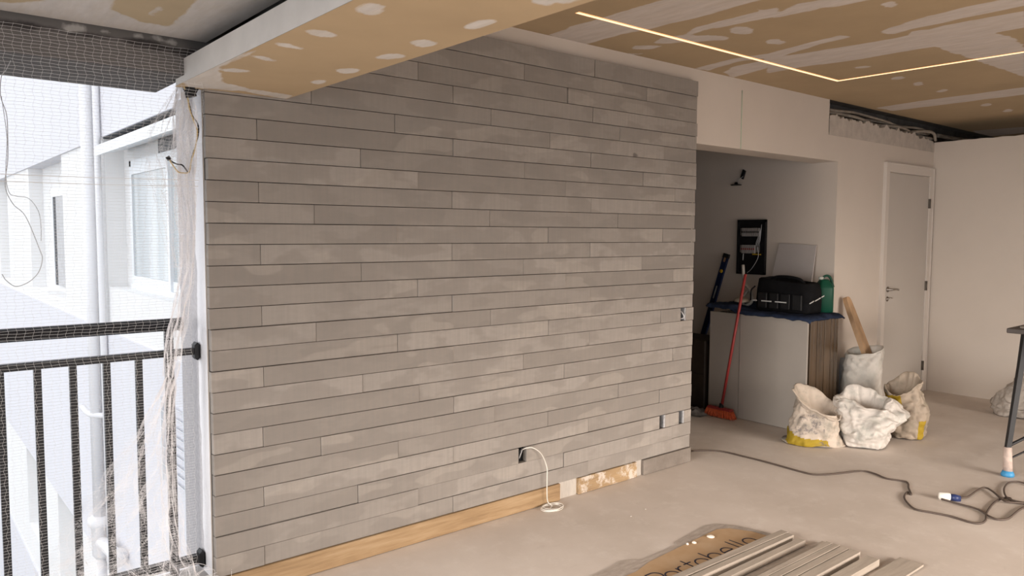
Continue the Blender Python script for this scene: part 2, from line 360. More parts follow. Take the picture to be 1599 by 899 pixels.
# broken top of that wall: ragged plaster below a dark slot, with conduits lying in it
def ragged(x0, x1, y0, y1, zf, n, mat, name):
    mb = MB(); xs = np.linspace(x0, x1, n); top = [zf(x)+random.uniform(-.008, .008) for x in xs]; jy = [random.uniform(-.0008, .0008) for _ in xs]
    for i in range(n-1):
        mb.add([(xs[i], y0+jy[i], 2.29), (xs[i+1], y0+jy[i+1], 2.29), (xs[i+1], y1, 2.29), (xs[i], y1, 2.29), (xs[i], y0+jy[i], top[i]), (xs[i+1], y0+jy[i+1], top[i+1]), (xs[i+1], y1, top[i+1]+.012), (xs[i], y1, top[i]+.012)], [(4,5,6,7), (0,1,5,4), (2,3,7,6), (0,3,2,1)])
    return mb.build(name, mat)
struct(ragged(1.74, XC, -.004, .10, lambda x: 2.447-.013*(x-1.74)-.035*max(0, (x-3.2)/.5)+.03*noise.noise((x*9, 0, 0))+.02*noise.noise((x*30, 0, 0)), 120, RUBBLE, 'trim_2'))
struct(MB().box((1.74, .16, 2.28), (5.6, .2, H+.2)).box((XC, .02, 2.2), (5.6, .12, 2.36)).build('trim_3', DARKC))
mb = MB()
for k, (z0, y0, r) in enumerate(((2.470, .03, .013), (2.492, .07, .012), (2.512, .045, .011))):
    P = [(1.76+.15*i, y0+.018*math.sin(i*1.3+k), z0+.012*math.sin(i*.9+2*k)-.0008*i*i*.3) for i in range(14)]
    mb.tube(smooth_path(P, 6), r, 8)
mb.tube(smooth_path([(3.3, .03, 2.45), (3.5, 0, 2.47), (3.62, -.03, 2.46), (3.70, -.02, 2.40)], 6), .014, 8)
mb.tube(smooth_path([(3.9, .05, 2.47), (4.4, .02, 2.47), (5.0, .02, 2.5)], 5), .02, 8)
tag(mb.build('conduit_bundle', CONDUIT), 'dusty cable conduits lying in the broken gap above the door wall, under the ceiling', 'conduit')

# the right wall stops short of the ceiling
struct(MB().box((XC, -6.6, 0), (XC+.12, 0, RW-.012)).build('wall_right', PAINT))
ys = np.linspace(-6.6, 0, 150); mb = MB()
for i in range(149):
    h0, h1 = (RW-.014+.016*abs(noise.noise((y*6, 3, 0))) for y in ys[i:i+2]); x0 = XC+.0005
    mb.add([(x0, ys[i], RW-.02), (x0, ys[i+1], RW-.02), (x0+.11, ys[i+1], RW-.02), (x0+.11, ys[i], RW-.02), (x0, ys[i], h0), (x0, ys[i+1], h1), (x0+.11, ys[i+1], h1+.01), (x0+.11, ys[i], h0+.01)], [(4,5,6,7), (0,4,7,3), (1,2,6,5), (0,1,5,4), (3,7,6,2)])
struct(mb.build('trim_4', RUBBLE))
struct(MB().box((5.5, -6.7, -.2), (5.6, 4, H+.2)).build('wall_far_right', PAINT))
# walls behind the camera, leaving the big window and the balcony front open
struct(MB().box((-5.5, -6.75, -.2), (-3.6, -6.6, 2.6)).box((2.4, -6.75, -.2), (5.6, -6.6, 2.6)).box((-3.6, -6.75, 1.95), (2.4, -6.6, 2.6)).build('wall_front', PAINT))
struct(MB().box((-5.55, -6.6, 2.05), (-5.4, .3, 2.6)).build('wall_left', PAINT))
# passage behind the opening
struct(MB().box((XN, .15, 0), (XN+.12, 4, 2.6)).build('wall_passage_right', PAINT))
struct(MB().box((-.07, .33, 0), (.03, 4, 2.6)).box((-.07, 3.9, 0), (XN+.12, 4.0, 2.6)).box((-.07, .225, 2.45), (XN+.12, 4, 2.6)).build('wall_passage_left', DARKC))  # unseen passage walls coloured dark to dim the passage

# cladding: 28 courses
JX = {0:[928],1:[819,1010],2:[653,886,1059],3:[707,925],4:[486,767,968],5:[616,858,1036],6:[401,707,922],7:[563,819,1004],8:[652,883,1054],9:[404,706,923],
 10:[490.5,765,965],11:[619,856,1034],12:[407,706,921],13:[564,817,1002],14:[652,882,1051],15:[409,706,921],16:[493,765,962],17:[621,856,1031],18:[411,707,920],
 19:[566,817,1002],20:[654,881,1050],21:[411,708,919],22:[501,771,965],23:[621.5,855.5,1029],24:[412,707.5,918.5],25:[559,1004],26:[652.5,879.5,1048],27:[413,707,918]}
HOLES = {17: [(-.132, -.076)], 25: [(-1.487, -1.43), (-.318, -.262), (-.125, -.07)]}
mb = MB(); tone = []; sd = []
for i in range(28):
    z0 = Z27+(27-i)*RH; z1 = z0+RH if i else 2.474
    zm = .5*(z0+z1)
    def px_to_x(px):
        lo, hi = XL, 0.
        for _ in range(40):
            mid = .5*(lo+hi); d = np.array([mid, -T, zm])-CAM; x = 799.5+FPX*(d@RX)/(d@FX)
            if x < px: lo = mid
            else: hi = mid
        return .5*(lo+hi)
    xs = [XL+random.uniform(-.003, .003)]+[px_to_x(p) for p in JX[i]]+[random.uniform(-.004, .004)]
    if i in (0, 1): xs.insert(1, xs[1]-1.25)
    for a, b in zip(xs[:-1], xs[1:]):
        if i == 18 and False: continue
        dp = -T-random.choice((0, 0, .0015, .004, .0065)); t = random.random(); s_ = random.random()
        segs = [(a+.0008, b-.0008)]
        for h0, h1 in HOLES.get(i, []):
            new = []
            for u, v in segs:
                if u < h0 and v > h1: new += [(u, h0), (h1, v)]
                elif u < h1 and v > h1 and u >= h0: new += [(h1, v)]
                else: new.append((u, v))
            segs = new
        for u, v in segs:
            n = len(mb.v); mb.cbox((u, dp, z0+.0012), (v, -.014, z1-.0014), .0012); k = len(mb.v)-n; tone += [t]*k; sd += [s_]*k
clad = tag(mb.build('wall_cladding', CLAD, attrs={'tone': tone, 'seed': sd}), 'grey stone plank cladding covering the long wall in staggered horizontal courses', 'wall cladding')
cb = MB()
zb, zt = Z27+2*RH, Z27+3*RH
cb.box((XL+.004, -.016, Z27), (-.004, -.001, Z27+2*RH)); cb.box((XL+.004, -.016, Z27+3*RH), (-.004, -.001, Z27+10*RH)); cb.box((XL+.004, -.016, Z27+11*RH), (-.004, -.001, 2.468))
for row, hs in ((25, HOLES[25]), (17, HOLES[17])):
    z0 = Z27+(27-row)*RH; e = XL+.004
    for h0, h1 in hs: cb.box((e, -.016, z0), (h0, -.001, z0+RH)); e = h1
    cb.box((e, -.016, z0), (-.004, -.001, z0+RH))
cb.build('adhesive_backing', BACK, clad).location = (0, 0, 0)
clad.children[0].location = (0, 0, 0)

# beam of plasterboard crossing over the balcony line
BZ = 2.05; X0b, X1b = -3.187, -2.752
bp = [oval(300, .3127, *q) for q in ((907,52,70,33,BZ), (650,168,70,15,BZ,.12), (485,230,68,11,BZ,.2), (355,290,60,9,BZ,.2), (215,352,80,10,BZ,.05), (1162,218,54,16,BZ), (985,283,72,11,BZ,-.05), (767,353,58,13,BZ), (627,409,50,13,BZ), (1450,122,72,16,BZ,-.2))]
bp += [cpx(300, .3127, q, BZ) for q in ([(-60,385),(30,345),(230,270),(340,245),(300,268),(150,330),(130,352),(160,385),(150,420),(-10,440)], [(150,412),(300,445),(495,478),(465,492),(250,455),(40,440)],
       [(200,270),(500,110),(780,-40),(720,-40),(480,85),(180,262)])]
bp += [cpx(800, S5, [(90,-30),(130,10),(200,35),(240,15),(300,25),(420,-5),(460,-40)], BZ)]
nb = 190
struct(grid(np.linspace(X0b, X1b, 30), np.linspace(-6.6, -.012, 440), lambda u, v: (u, v, BZ), {'filler': lambda P: sdf_union(P, bp)}, 'trim_5', BEAMB))
struct(MB().box((X0b, -6.6, BZ+.001), (X0b+.012, -.03, 2.135)).box((X0b+.012, -6.6, 2.12), (X0b+.05, -.03, 2.135)).build('trim_6', simple('beam_side_filler', (.66, .63, .60), .85, var=.08, scale=5, bump=.3)))
struct(MB().box((X1b-.012, -6.6, BZ+.001), (X1b, -.001, H)).box((X1b-.04, -6.6, 2.07), (X1b-.013, -.001, H+.1)).build('trim_7', PAINT))
struct(MB().box((X1b-.16, -6.6, BZ+.02), (X1b-.05, .0, H+.1)).build('trim_8', DARKC))

# balcony ceiling board, edge beam
BC = 2.2
bc = [cpx(0, .3337, q, BC) for q in ([(510,45),(560,-40),(950,-40),(880,50),(790,130),(650,95)], [(-60,-40),(300,-40),(190,2),(60,12),(-60,6)])]
def white_sdf(P):
    d = sdf_union(P, bc); inner = sdf(P, cpx(0, .3337, [(700,70),(750,36),(757,44),(712,78)], BC)); return np.minimum(-d, inner)
struct(grid(np.arange(-5.4, -3.112, .022), np.arange(-6.6, -.14, .022), lambda u, v: (u, v, BC), {'filler': white_sdf}, 'ceiling_balcony', board_mat('balcony_board_filler', (.46, .37, .25), (.60, .57, .55))))
struct(MB().box((-5.4, -6.6, BC+.02), (-3.118, -.145, BC+.03)).box((-5.4, -6.6, 2.5), (X0b+.3, .4, 2.6)).build('trim_9', DARKC))
EB = [[(-10,50),(320,92),(600,150),(640,165),(940,195),(940,205),(860,200),(820,215),(760,205),(700,180),(620,178),(590,178),(500,165),(460,140),(400,150),(330,150),(270,120),(200,105)]]
def ebp(q, y): return [tuple(on(u*.3337, v*.3337, 1, y)[[0, 2]]) for u, v in q]
ypl = -.135
wsp = [ebp(q, ypl) for q in ([(265,118),(300,110),(340,112),(405,128),(400,148),(330,153),(290,140)], [(440,135),(520,140),(570,165),(590,178),(520,168),(460,150)], [(620,158),(660,158),(668,176),(630,176)], [(700,172),(780,182),(850,205),(820,218),(790,205),(740,190)])]
dkp = [ebp([(-60,82),(180,105),(270,122),(300,150),(400,152),(480,160),(620,178),(700,185),(800,215),(960,232),(960,290),(870,272),(600,205),(400,170),(-60,120)], ypl)]  # darker band across the upper part of the beam face
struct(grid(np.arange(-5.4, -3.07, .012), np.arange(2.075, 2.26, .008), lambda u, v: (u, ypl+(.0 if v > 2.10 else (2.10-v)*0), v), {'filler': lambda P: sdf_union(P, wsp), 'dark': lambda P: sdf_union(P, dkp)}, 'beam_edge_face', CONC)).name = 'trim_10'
struct(MB().box((-5.5, ypl+.001, 2.075), (X0b+.02, .32, 2.3)).build('trim_11', simple('edge_beam_concrete', (.085, .08, .078), .9, var=.15, scale=7, bump=.4)))
struct(MB().box((-5.5, -.02, 0), (XL, .16, .085)).build('trim_12', simple('kerb_concrete', (.42, .40, .39), .85, var=.15, scale=15, bump=.5)))
struct(MB().box((XL-.0015, .001, 0), (XL+.0, .12, ZO-.01)).box((XL-.0015, .12, -.2), (XL+.02, .335, BZ)).build('wall_end', RENDER))
# door (closed) in the back wall
Xd0, Xd1 = 2.715, 3.69
fr = MB().box((Xd0, -.022, 0), (Xd0+.065, 0, 2.125)).box((Xd1-.065, -.022, 0), (Xd1, 0, 2.125)).box((Xd0+.065, -.022, 2.055), (Xd1-.065, 0, 2.125))
fr.box((Xd0-.012, -.03, 0), (Xd0, 0, 2.137)).box((Xd1, -.03, 0), (Xd1+.012, 0, 2.137)).box((Xd0, -.03, 2.125), (Xd1, 0, 2.137))
door = bpy.data.objects.new('door_1', None); COL.objects.link(door); door.location = (3.2, 0, 0); struct(door)
fr.build('door_frame', FRAMEM, door)
leaf = MB().cbox((Xd0+.068, -.012, .008), (Xd1-.07, -.0005, 2.047), .002).build('door_leaf', DOORM, door)
h = MB(); hx, hz = Xd0+.125, 1.017
h.lathe([(.024, 0), (.024, .008), (.012, .010), (.010, .045)], (hx, -.012, hz), 20, (0, -1, 0)); h.tube(smooth_path([(hx, -.055, hz), (hx+.03, -.06, hz+.002), (hx+.08, -.06, hz), (hx+.13, -.052, hz-.006)], 5), .009, 10)
h.build('handle', STEEL, leaf)
h = MB(); h.lathe([(.022, 0), (.022, .006), (.008, .008), (.008, .012)], (hx, -.012, hz-.085), 20, (0, -1, 0)).tube([(hx, -.02, hz-.085), (hx+.03, -.035, hz-.075), (hx+.05, -.035, hz-.078)], .005, 8); h.build('lock', STEEL, leaf)
for z in (.25, 1.02, 1.80): MB().box((Xd1-.073, -.026, z-.045), (Xd1-.066, -.012, z+.045)).tube([(Xd1-.067, -.03, z-.045), (Xd1-.067, -.03, z+.045)], .005, 8).build('hinge', DSTEEL, door)

# LED line set into the ceiling
y1 = -.41; x1 = 1.073
ls = thing('led_strip', 'glowing warm led strip turning a corner in the filled ceiling', 'light strip', (x1, y1, H-.004))
MB().box((-1.438, y1-.0075, H-.004), (x1+.0075, y1+.0075, H-.0005)).box((x1-.0075, -3.6, H-.004), (x1+.0075, y1-.0075, H-.0005)).build('light_line', LED, ls)
edge = LED.copy(); edge.name = 'amber_halo'; eb = edge.node_tree.nodes['Principled BSDF']; eb.inputs['Emission Color'].default_value = (1, .42, .13, 1); eb.inputs['Emission Strength'].default_value = .75  # the LED's amber halo on the ceiling, built as glowing borders
MB().box((-1.442, y1+.0075, H-.003), (x1+.013, y1+.013, H-.0005)).box((-1.442, y1-.013, H-.003), (x1-.013, y1-.0075, H-.0005)).box((x1+.0075, -3.6, H-.003), (x1+.013, y1+.0075, H-.0005)).box((x1-.013, -3.6, H-.003), (x1-.0075, y1-.0075, H-.0005)).build('halo_edge', edge, ls)
# laser line projected on the header, modelled as a thin solid cord
a, b = on(1159, 141, 1, -.002), on(1156, 231, 1, -.002)
tag(MB().tube([(a[0], -.003, a[2]), (a[0], -.003, ZO)], .0022, 5).build('laser_line', simple('pale_green_laser', (.50, .66, .50), .5)), 'thin pale green laser line running down the header beside the cladding', 'line')

# boards under the cladding, against the floor
tag(MB().cbox((XL-.01, -.052, .002), (-1.183, -.002, .097), .002).build('wooden_board', WOOD), 'long raw pine board on the floor under the left part of the cladding', 'board')
tag(MB().cbox((-1.036, -.050, .002), (-.533, -.002, .097), .002).build('wooden_board', WOODS), 'short pine board smeared with white filler under the cladding', 'board')
tag(MB().cbox((-.472, -.052, .002), (-.002, -.002, .096), .002).build('tile_offcut', TILEB), 'dark grubby tile offcut standing under the right end of the cladding', 'tile')
struct(MB().box((-1.183, -.03, 0), (-1.036, -.001, .096)).box((-.533, -.03, 0), (-.472, -.001, .096)).build('baseboard_back', PALEP))

# electrical boxes in the holes of the cladding
WHB = simple('white_box_plaster', (.40, .40, .41), .7, var=.3, scale=50)
for (h0, h1), z0, lab, cat_ in ((HOLES[17][0], Z27+10*RH, 'open socket box at waist height near the right edge of the cladding', 0), (HOLES[25][0], Z27+2*RH, 'black open socket box low in the cladding with a white cable coming out', 1),
        (HOLES[25][1], Z27+2*RH, 'open plastered socket box low in the cladding, left of the pair near the right edge', 2), (HOLES[25][2], Z27+2*RH, 'open plastered socket box low in the cladding, right of the pair near the edge', 3)):
    r = thing('socket_box', lab, 'socket box', ((h0+h1)/2, -.002, z0))
    MB().box((h0, -.004, z0), (h1, -.001, z0+RH)).box((h0, -.044, z0+.001), (h0+.003, -.004, z0+RH-.001)).build('back_shell', BLACKP if cat_ != 3 else DARKG, r)
    if cat_ != 1: MB().box((h1-.010-.004*(cat_ > 1), -.042, z0+.002), (h1-.001, -.004, z0+RH-.002)).build('side_shell', WHB, r)
    if cat_ == 0: MB().tube(smooth_path([(h0+.02, -.01, z0+.07), (h0+.03, -.035, z0+.05), (h1-.015, -.04, z0+.02), (h0+.02, -.02, z0+.01)], 5), .005, 6).build('wire', WIREG, r)
    if cat_ == 1: MB().tube(smooth_path([(h1-.01, -.02, z0+.07), (h0+.03, -.03, z0+.05), (h0+.025, -.02, z0+.02)], 5), .004, 6).build('wire', WIREG, r)
zc = Z27+2*RH
P = [(-1.45, -.012, zc+.055), (-1.438, -.05, zc+.078), (-1.40, -.068, zc+.075), (-1.352, -.08, zc+.035), (-1.318, -.085, zc-.04), (-1.315, -.085, .17), (-1.315, -.085, .08), (-1.31, -.088, .03), (-1.29, -.10, .006)]
cc = on(862, 794, 2, 0)
for k in range(42):
    a = -2.6+k*.5; rr = .058+.010*math.sin(k*.7); P.append((cc[0]+rr*1.05*math.cos(a)+.006*math.sin(k*.31), cc[1]+rr*.8*math.sin(a)+.006*math.cos(k*.23), .004+.0003*k))
tag(MB().tube(smooth_path(P, 4), .0028, 6).build('coiled_cable', WIREW), 'thin white cable hanging from the cladding socket and coiled on the floor', 'cable')

# ------------------------------------------------------------------ things in the passage
SX, SY0, SY1, SH = 1.27, -.14, .74, .862
tag(MB().cbox((SX, SY0, .003), (SX+.018, SY0+.585, SH), .002).build('grey_board', GREYB), 'large grey board standing on edge as the front face of the stack, nearer the room', 'board')
tag(MB().cbox((SX+.004, SY0+.59, .003), (SX+.022, SY1, SH-.004), .002).build('grey_board', GREYB), 'narrow grey board standing on edge behind the broom, deeper in the passage', 'board')
for k in range(8):
    x = SX+.062+k*.052
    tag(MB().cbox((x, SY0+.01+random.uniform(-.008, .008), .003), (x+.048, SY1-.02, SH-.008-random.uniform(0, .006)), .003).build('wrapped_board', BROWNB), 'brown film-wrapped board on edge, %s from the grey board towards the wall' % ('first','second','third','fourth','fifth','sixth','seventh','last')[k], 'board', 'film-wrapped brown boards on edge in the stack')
# cloth over the stack
mb = MB(); nu, nv = 26, 60; x0, x1, y0, y1 = SX-.026, SX+.492, SY0-.03, SY1+.02
for j in range(nv):
    for i in range(nu):
        x = x0+(x1-x0)*i/(nu-1); y = y0+(y1-y0)*j/(nv-1)
        ex = max(0, SX-.004-x)+max(0, x-(SX+.482)); ey = max(0, SY0-.004-y)
        z = SH+.004+.009*(1+noise.noise((x*11, y*11, 1)))+.006*noise.noise((x*30, y*30, 4))-(ex+ey)*(.9+.35*noise.noise((x*4, y*9, 7)))
        if y > .45: z += .035*math.sin(min(1, (y-.45)/.12)*math.pi/2)*(1+.4*noise.noise((x*8, y*8, 3)))
        mb.v.append((x+.004*noise.noise((y*20, 0, x)), y, z))
for j in range(nv-1):
    for i in range(nu-1): a = j*nu+i; mb.f.append((a, a+1, a+nu+1, a+nu)); mb.sm.append(True)
cl = tag(mb.build('blue_cloth', BLUECL), 'dark blue quilted cloth spread over the top of the board stack', 'cloth')
sm_ = cl.modifiers.new('thickness', 'SOLIDIFY'); sm_.thickness = .012; sm_.offset = 1

CT = SH+.022   # top of cloth
# tool bag
bag = thing('tool_bag', 'black open tool bag with reflective tape on the blue cloth', 'bag', (1.5, .16, CT))
bx0, bx1, by0, by1 = 1.37, 1.62, -.085, .40
mb = MB(); ring = []
def bagring(z, s, dz=0):
    pts = []
    for k in range(48):
        a = 2*math.pi*k/48; c_, s_ = math.cos(a), math.sin(a); e = .38
        x = math.copysign(abs(c_)**e, c_); y = math.copysign(abs(s_)**e, s_)
        px = (bx0+bx1)/2+x*(bx1-bx0)/2*s; py = (by0+by1)/2+y*(by1-by0)/2*s
        pts.append((px+.006*noise.noise((px*14, py*14, z*14)), py+.006*noise.noise((px*14, z*14, py*9)), z+dz*(y*.4+.5)+.01*noise.noise((px*8, py*8, 2))))
    return pts
lv = [(CT+.003, .92, 0), (CT+.02, .985, 0), (CT+.10, 1.0, 0), (CT+.18, .98, 0), (CT+.225, .93, .04), (CT+.235, .87, .04), (CT+.20, .82, .03), (CT+.12, .8, 0)]
vs = []; 
for z, s, dz in lv: vs += bagring(z, s, dz)
fs = [(i*48+k, i*48+(k+1) % 48, (i+1)*48+(k+1) % 48, (i+1)*48+k) for i in range(len(lv)-1) for k in range(48)]
fs += [tuple(range(48))[::-1], tuple((len(lv)-1)*48+k for k in range(48))]
mb.add(vs, fs, True); mb.build('body', BLACKCL, bag)
for k in range(4):
    y = by0+.05+k*.10; MB().cbox((bx0-.018, y, CT+.03), (bx0+.004, y+.08, CT+.155), .006).build('pocket', BLACKP, bag)
for a_, b_ in ((.39, .35), (.31, .22), (.19, .09)): MB().cbox((bx0-.0215, b_, CT+.083), (bx0-.0185, a_, CT+.092), .001).build('reflective_tape', REFL, bag)
for p_, u_ in (((1.405, -.090, CT+.10), (.03, 0, .008)), ((1.49, -.092, CT+.118), (.04, 0, .010)), ((1.565, -.092, CT+.137), (.02, 0, .005))): MB().obox(p_, u_, (0, .002, 0), (0, 0, .004)).build('reflective_tape', REFL, bag)
MB().tube(smooth_path([(1.44, -.02, CT+.22), (1.43, .03, CT+.27), (1.44, .16, CT+.285), (1.45, .27, CT+.27), (1.45, .32, CT+.21)], 6), .011, 8).build('handle', BLACKCL, bag)
MB().tube(smooth_path([(1.40, .40, CT+.20), (1.39, .43, CT+.16), (1.40, .44, CT+.08)], 6), .006, 8).build('shoulder_strap', BLACKCL, bag)
# green jug
j = thing('jerrycan', 'dark green plastic jerrycan standing on the cloth right of the tool bag', 'jug', (1.60, -.12, CT))
lv = [(0, .9), (.008, 1), (.19, 1), (.205, .97), (.25, .58), (.262, .45)]
mb = MB(); vs = []
for z, s in lv:
    for k in range(40):
        a = 2*math.pi*k/40; e = .5; c_, s_ = math.cos(a), math.sin(a); u = .075*math.copysign(abs(c_)**e, c_)*s; v = .065*math.copysign(abs(s_)**e, s_)*s
        vs.append((1.705+u*.7-v*.7, -.025+u*.7+v*.7, CT+.002+z))
fs = [(i*40+k, i*40+(k+1) % 40, (i+1)*40+(k+1) % 40, (i+1)*40+k) for i in range(5) for k in range(40)]+[tuple(range(40))[::-1], tuple(200+k for k in range(40))]
mb.add(vs, fs, True); body = mb.build('body', GREEN, j)
MB().lathe([(.02, 0), (.02, .018), (.016, .022)], (1.68, -.01, CT+.262), 20).build('cap', simple('pale_cap', (.45, .47, .42), .5), j)
MB().tube(smooth_path([(1.692, 0, CT+.235), (1.72, -.015, CT+.285), (1.75, -.045, CT+.282), (1.765, -.07, CT+.20)], 5), .010, 8).build('handle', GREEN, j)
# cloth heap, small tin and hose on the stack
cap = MB(); cap.lathe([(.0, 0), (.062, .003), (.066, .012), (.05, .03), (.02, .04), (.001, .042)], (1.42, .535, CT+.055), 24)
tag(cap.build('plastic_lid', simple('cream_plastic', (.42, .36, .28), .5)), 'small cream dish-like lid on the blue cloth beside the red broom handle', 'lid')
hs = MB().tube(smooth_path([(1.52, .60, CT+.36), (1.50, .57, CT+.22), (1.49, .50, CT+.14), (1.47, .475, CT+.06), (1.45, .53, CT+.03), (1.46, .56, CT+.08), (1.50, .52, CT+.16)], 6), .013, 8)
tag(hs.build('looped_hose', simple('pale_hose', (.36, .34, .31), .6, var=.2)), 'pale looped hose slumped on the cloth between broom handle and tool bag', 'hose')
# pale tile leaning on the passage wall
q = [np.array(p) for p in (on(1216, 379, 0, XN-.03), on(1274, 383, 0, XN-.03), )]
bt = [(1.80, .545, CT), (1.80, .155, CT)]
q[0][0] = q[1][0] = XN-.012
tag(MB().prism([q[0], q[1], bt[1], bt[0]], (-.010, 0, 0)).build('leaning_tile', PALEB), 'pale grey square tile leaning on the passage wall behind the tool bag', 'tile')

# broom
A, B = on(1164, 428, 0, 1.262), on(1126, 640, 0, 1.19); B[2] = max(B[2], .07)
br = thing('broom', 'red-handled broom with orange bristles leaning against the grey board stack', 'broom', (B[0], B[1], 0))
MB().tube([A+(np.array(A)-B)*.0, A*.5+B*.5, B], .0115, 12).build('handle', RED, br)
MB().lathe([(.018, 0), (.02, .03), (.014, .06)], (B[0], B[1], B[2]-.012), 14).build('socket', BLACKP, br)
mb = MB(); c0, c1 = on(1104, 640, 0, 1.19)[1], on(1145, 650, 0, 1.19)[1]
mb.cbox((1.165, c1+.01, .062), (1.215, c0-.01, .084), .008); mb.build('head', RED, br)
mb = MB()
for i in range(26):
    for k in range(4):
        y = c1+.012+(c0-c1-.024)*i/25; x = 1.172+k*.012; fl = (i/25-.5)*.05
        mb.tube([(x, y, .066), (x-.012+k*.006+random.uniform(-.004, .004), y+fl+random.uniform(-.004, .004), .004)], [.0035, .0042], 5)
mb.build('bristles', ORANGE, br)

# spirit level leaning on the wall
A, B = on(1135, 397, 0, XN-.02), on(1083, 575, 0, XN-.16)
lvl = thing('spirit_level', 'long blue spirit level with a dark end leaning on the passage wall', 'spirit level', (B[0], B[1], B[2]-.02)); d = (A-B); L = np.linalg.norm(d); d /= L
B2 = B-d*(B[2]-.01)/d[2]; lvl.location = tuple(B2); L = np.linalg.norm(A-B2); w = np.cross(d, (1, 0, 0)); w /= np.linalg.norm(w); t = np.cross(d, w)
mid = (A+B2)/2; MB().obox(mid, d*(L/2-.03), w*.026, t*.012).build('body', NAVY, lvl)
MB().obox(A-d*.015, d*.02, w*.028, t*.014).build('end_cap', BLACKP, lvl); MB().obox(B2+d*.015, d*.016, w*.028, t*.014).build('end_cap', BLACKP, lvl)
nrm = t if t[0] < 0 else -t
MB().lathe([(.017, 0), (.017, .002), (.012, .004)], A-d*.16+nrm*.012, 20, nrm).build('vial', YEL, lvl)
MB().obox(A-d*.05+nrm*.013, d*.022, w*.010, nrm*.001).build('sticker', simple('small_copper_sticker', (.3, .17, .10), .5), lvl)
MB().obox(A-d*.36+nrm*.013, d*.06, w*.006, nrm*.001).build('label_strip', simple('pale_strip', (.35, .36, .35), .5), lvl)

# dark crates behind the stack and a grey rag before them
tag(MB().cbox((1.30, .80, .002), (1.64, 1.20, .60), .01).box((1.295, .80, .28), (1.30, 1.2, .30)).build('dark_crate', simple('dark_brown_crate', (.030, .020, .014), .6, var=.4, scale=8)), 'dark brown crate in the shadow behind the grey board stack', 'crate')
mb = MB(); nu = 24
for jj in range(nu):
    for i in range(nu):
        a, b = i/(nu-1)-.5, jj/(nu-1)-.5; e = max(0, 1-4*(a*a+b*b)); mb.v.append((1.16+a*.24, .80+b*.30, .006+e*(.035+.03*noise.noise((a*9, b*9, 5)))))
for jj in range(nu-1):
    for i in range(nu-1): a = jj*nu+i; mb.f.append((a, a+1, a+nu+1, a+nu)); mb.sm.append(True)
tag(mb.build('grey_rag', simple('grey_rag', (.17, .16, .155), .9, var=.4, scale=20)), 'crumpled grey rag on the floor behind the broom head', 'rag')

# distribution board
P0, P1 = on(1155.5, 344, 0, XN), on(1197, 430, 0, XN); ya, yb = P1[1], P0[1]; za, zb = 1.147, 1.630; ya, yb = .62, .903
pn = thing('distribution_board', 'open black distribution board with two rows of breakers on the passage wall', 'fuse box', (XN, (ya+yb)/2, za))
xw = XN-.001
MB().box((xw-.012, ya, za), (xw, yb, zb)).box((xw-.03, ya, za), (xw-.012, ya+.014, zb)).box((xw-.03, yb-.014, za), (xw-.012, yb, zb)).box((xw-.03, ya, zb-.02), (xw-.012, yb, zb)).box((xw-.03, ya, za), (xw-.012, yb, za+.02)).build('box', BLACKP, pn)
for (zr, n_, wd) in ((zb-.135, 9, .020), (zb-.285, 7, .020)):
    row = MB().box((xw-.018, ya+.06, zr-.004), (xw-.012, yb-.025, zr+.06)).build('breaker_rail', simple('rail_grey', (.16, .15, .14), .6), pn)
    for k in range(n_):
        y = yb-.05-k*wd; b_ = MB().cbox((xw-.036, y-.017, zr-.012), (xw-.018, y, zr+.062), .002).build('breaker', BREAK, pn)
        MB().box((xw-.042, y-.012, zr+.018), (xw-.036, y-.005, zr+.034)).build('switch', REDP if zr < zb-.2 else BLACKP, b_)
mb = MB()
for k in range(5): mb.tube(smooth_path([(xw-.02, yb-.19-.008*k, zb-.23), (xw-.035, yb-.20-.008*k, zb-.20), (xw-.03, yb-.235, zb-.10-.02*k), (xw-.02, yb-.24, zb-.04)], 5), .002, 5)
mb.build('wire', WIREG, pn)
MB().tube(smooth_path([(xw-.03, yb-.07, zb-.30), (xw-.035, yb-.07, zb-.36)], 4), .004, 6).build('wire', WIREG, pn)
MB().tube(smooth_path([(xw-.03, ya+.07, zb-.24), (xw-.035, ya+.06, zb-.33), (xw-.035, ya+.12, zb-.43), (xw-.03, ya+.17, za+.012)], 6), .003, 6).build('wire', WIREG, pn)
MB().box((xw-.034, ya+.04, zb-.31), (xw-.02, ya+.12, zb-.30)).build('earth_bar', YEL, pn)
# bare lamp holder on the wall
A = on(1155, 289, 0, XN); B = on(1161, 272, 0, XN)
lh = thing('lamp_holder', 'black lamp holder dangling on wires from the passage wall above the fuse box', 'lamp holder', (XN, A[1], A[2]))
MB().lathe([(.045, 0), (.05, .006), (.016, .012), (.012, .028)], (XN-.055, A[1], A[2]-.004), 24).build('holder', BLACKP, lh)
MB().tube(smooth_path([(XN-.05, A[1], A[2]+.02), (XN-.04, A[1]-.02, A[2]+.05), (XN-.02, B[1]-.01, B[2]-.02), (XN, B[1], B[2])], 5), .002, 6).build('wire', WIREG, lh)
MB().obox((XN-.012, B[1]-.005, B[2]-.002), (.010, 0, 0), (0, .012, .008), (0, -.012, .036)).build('terminal_block', BLACKP, lh)

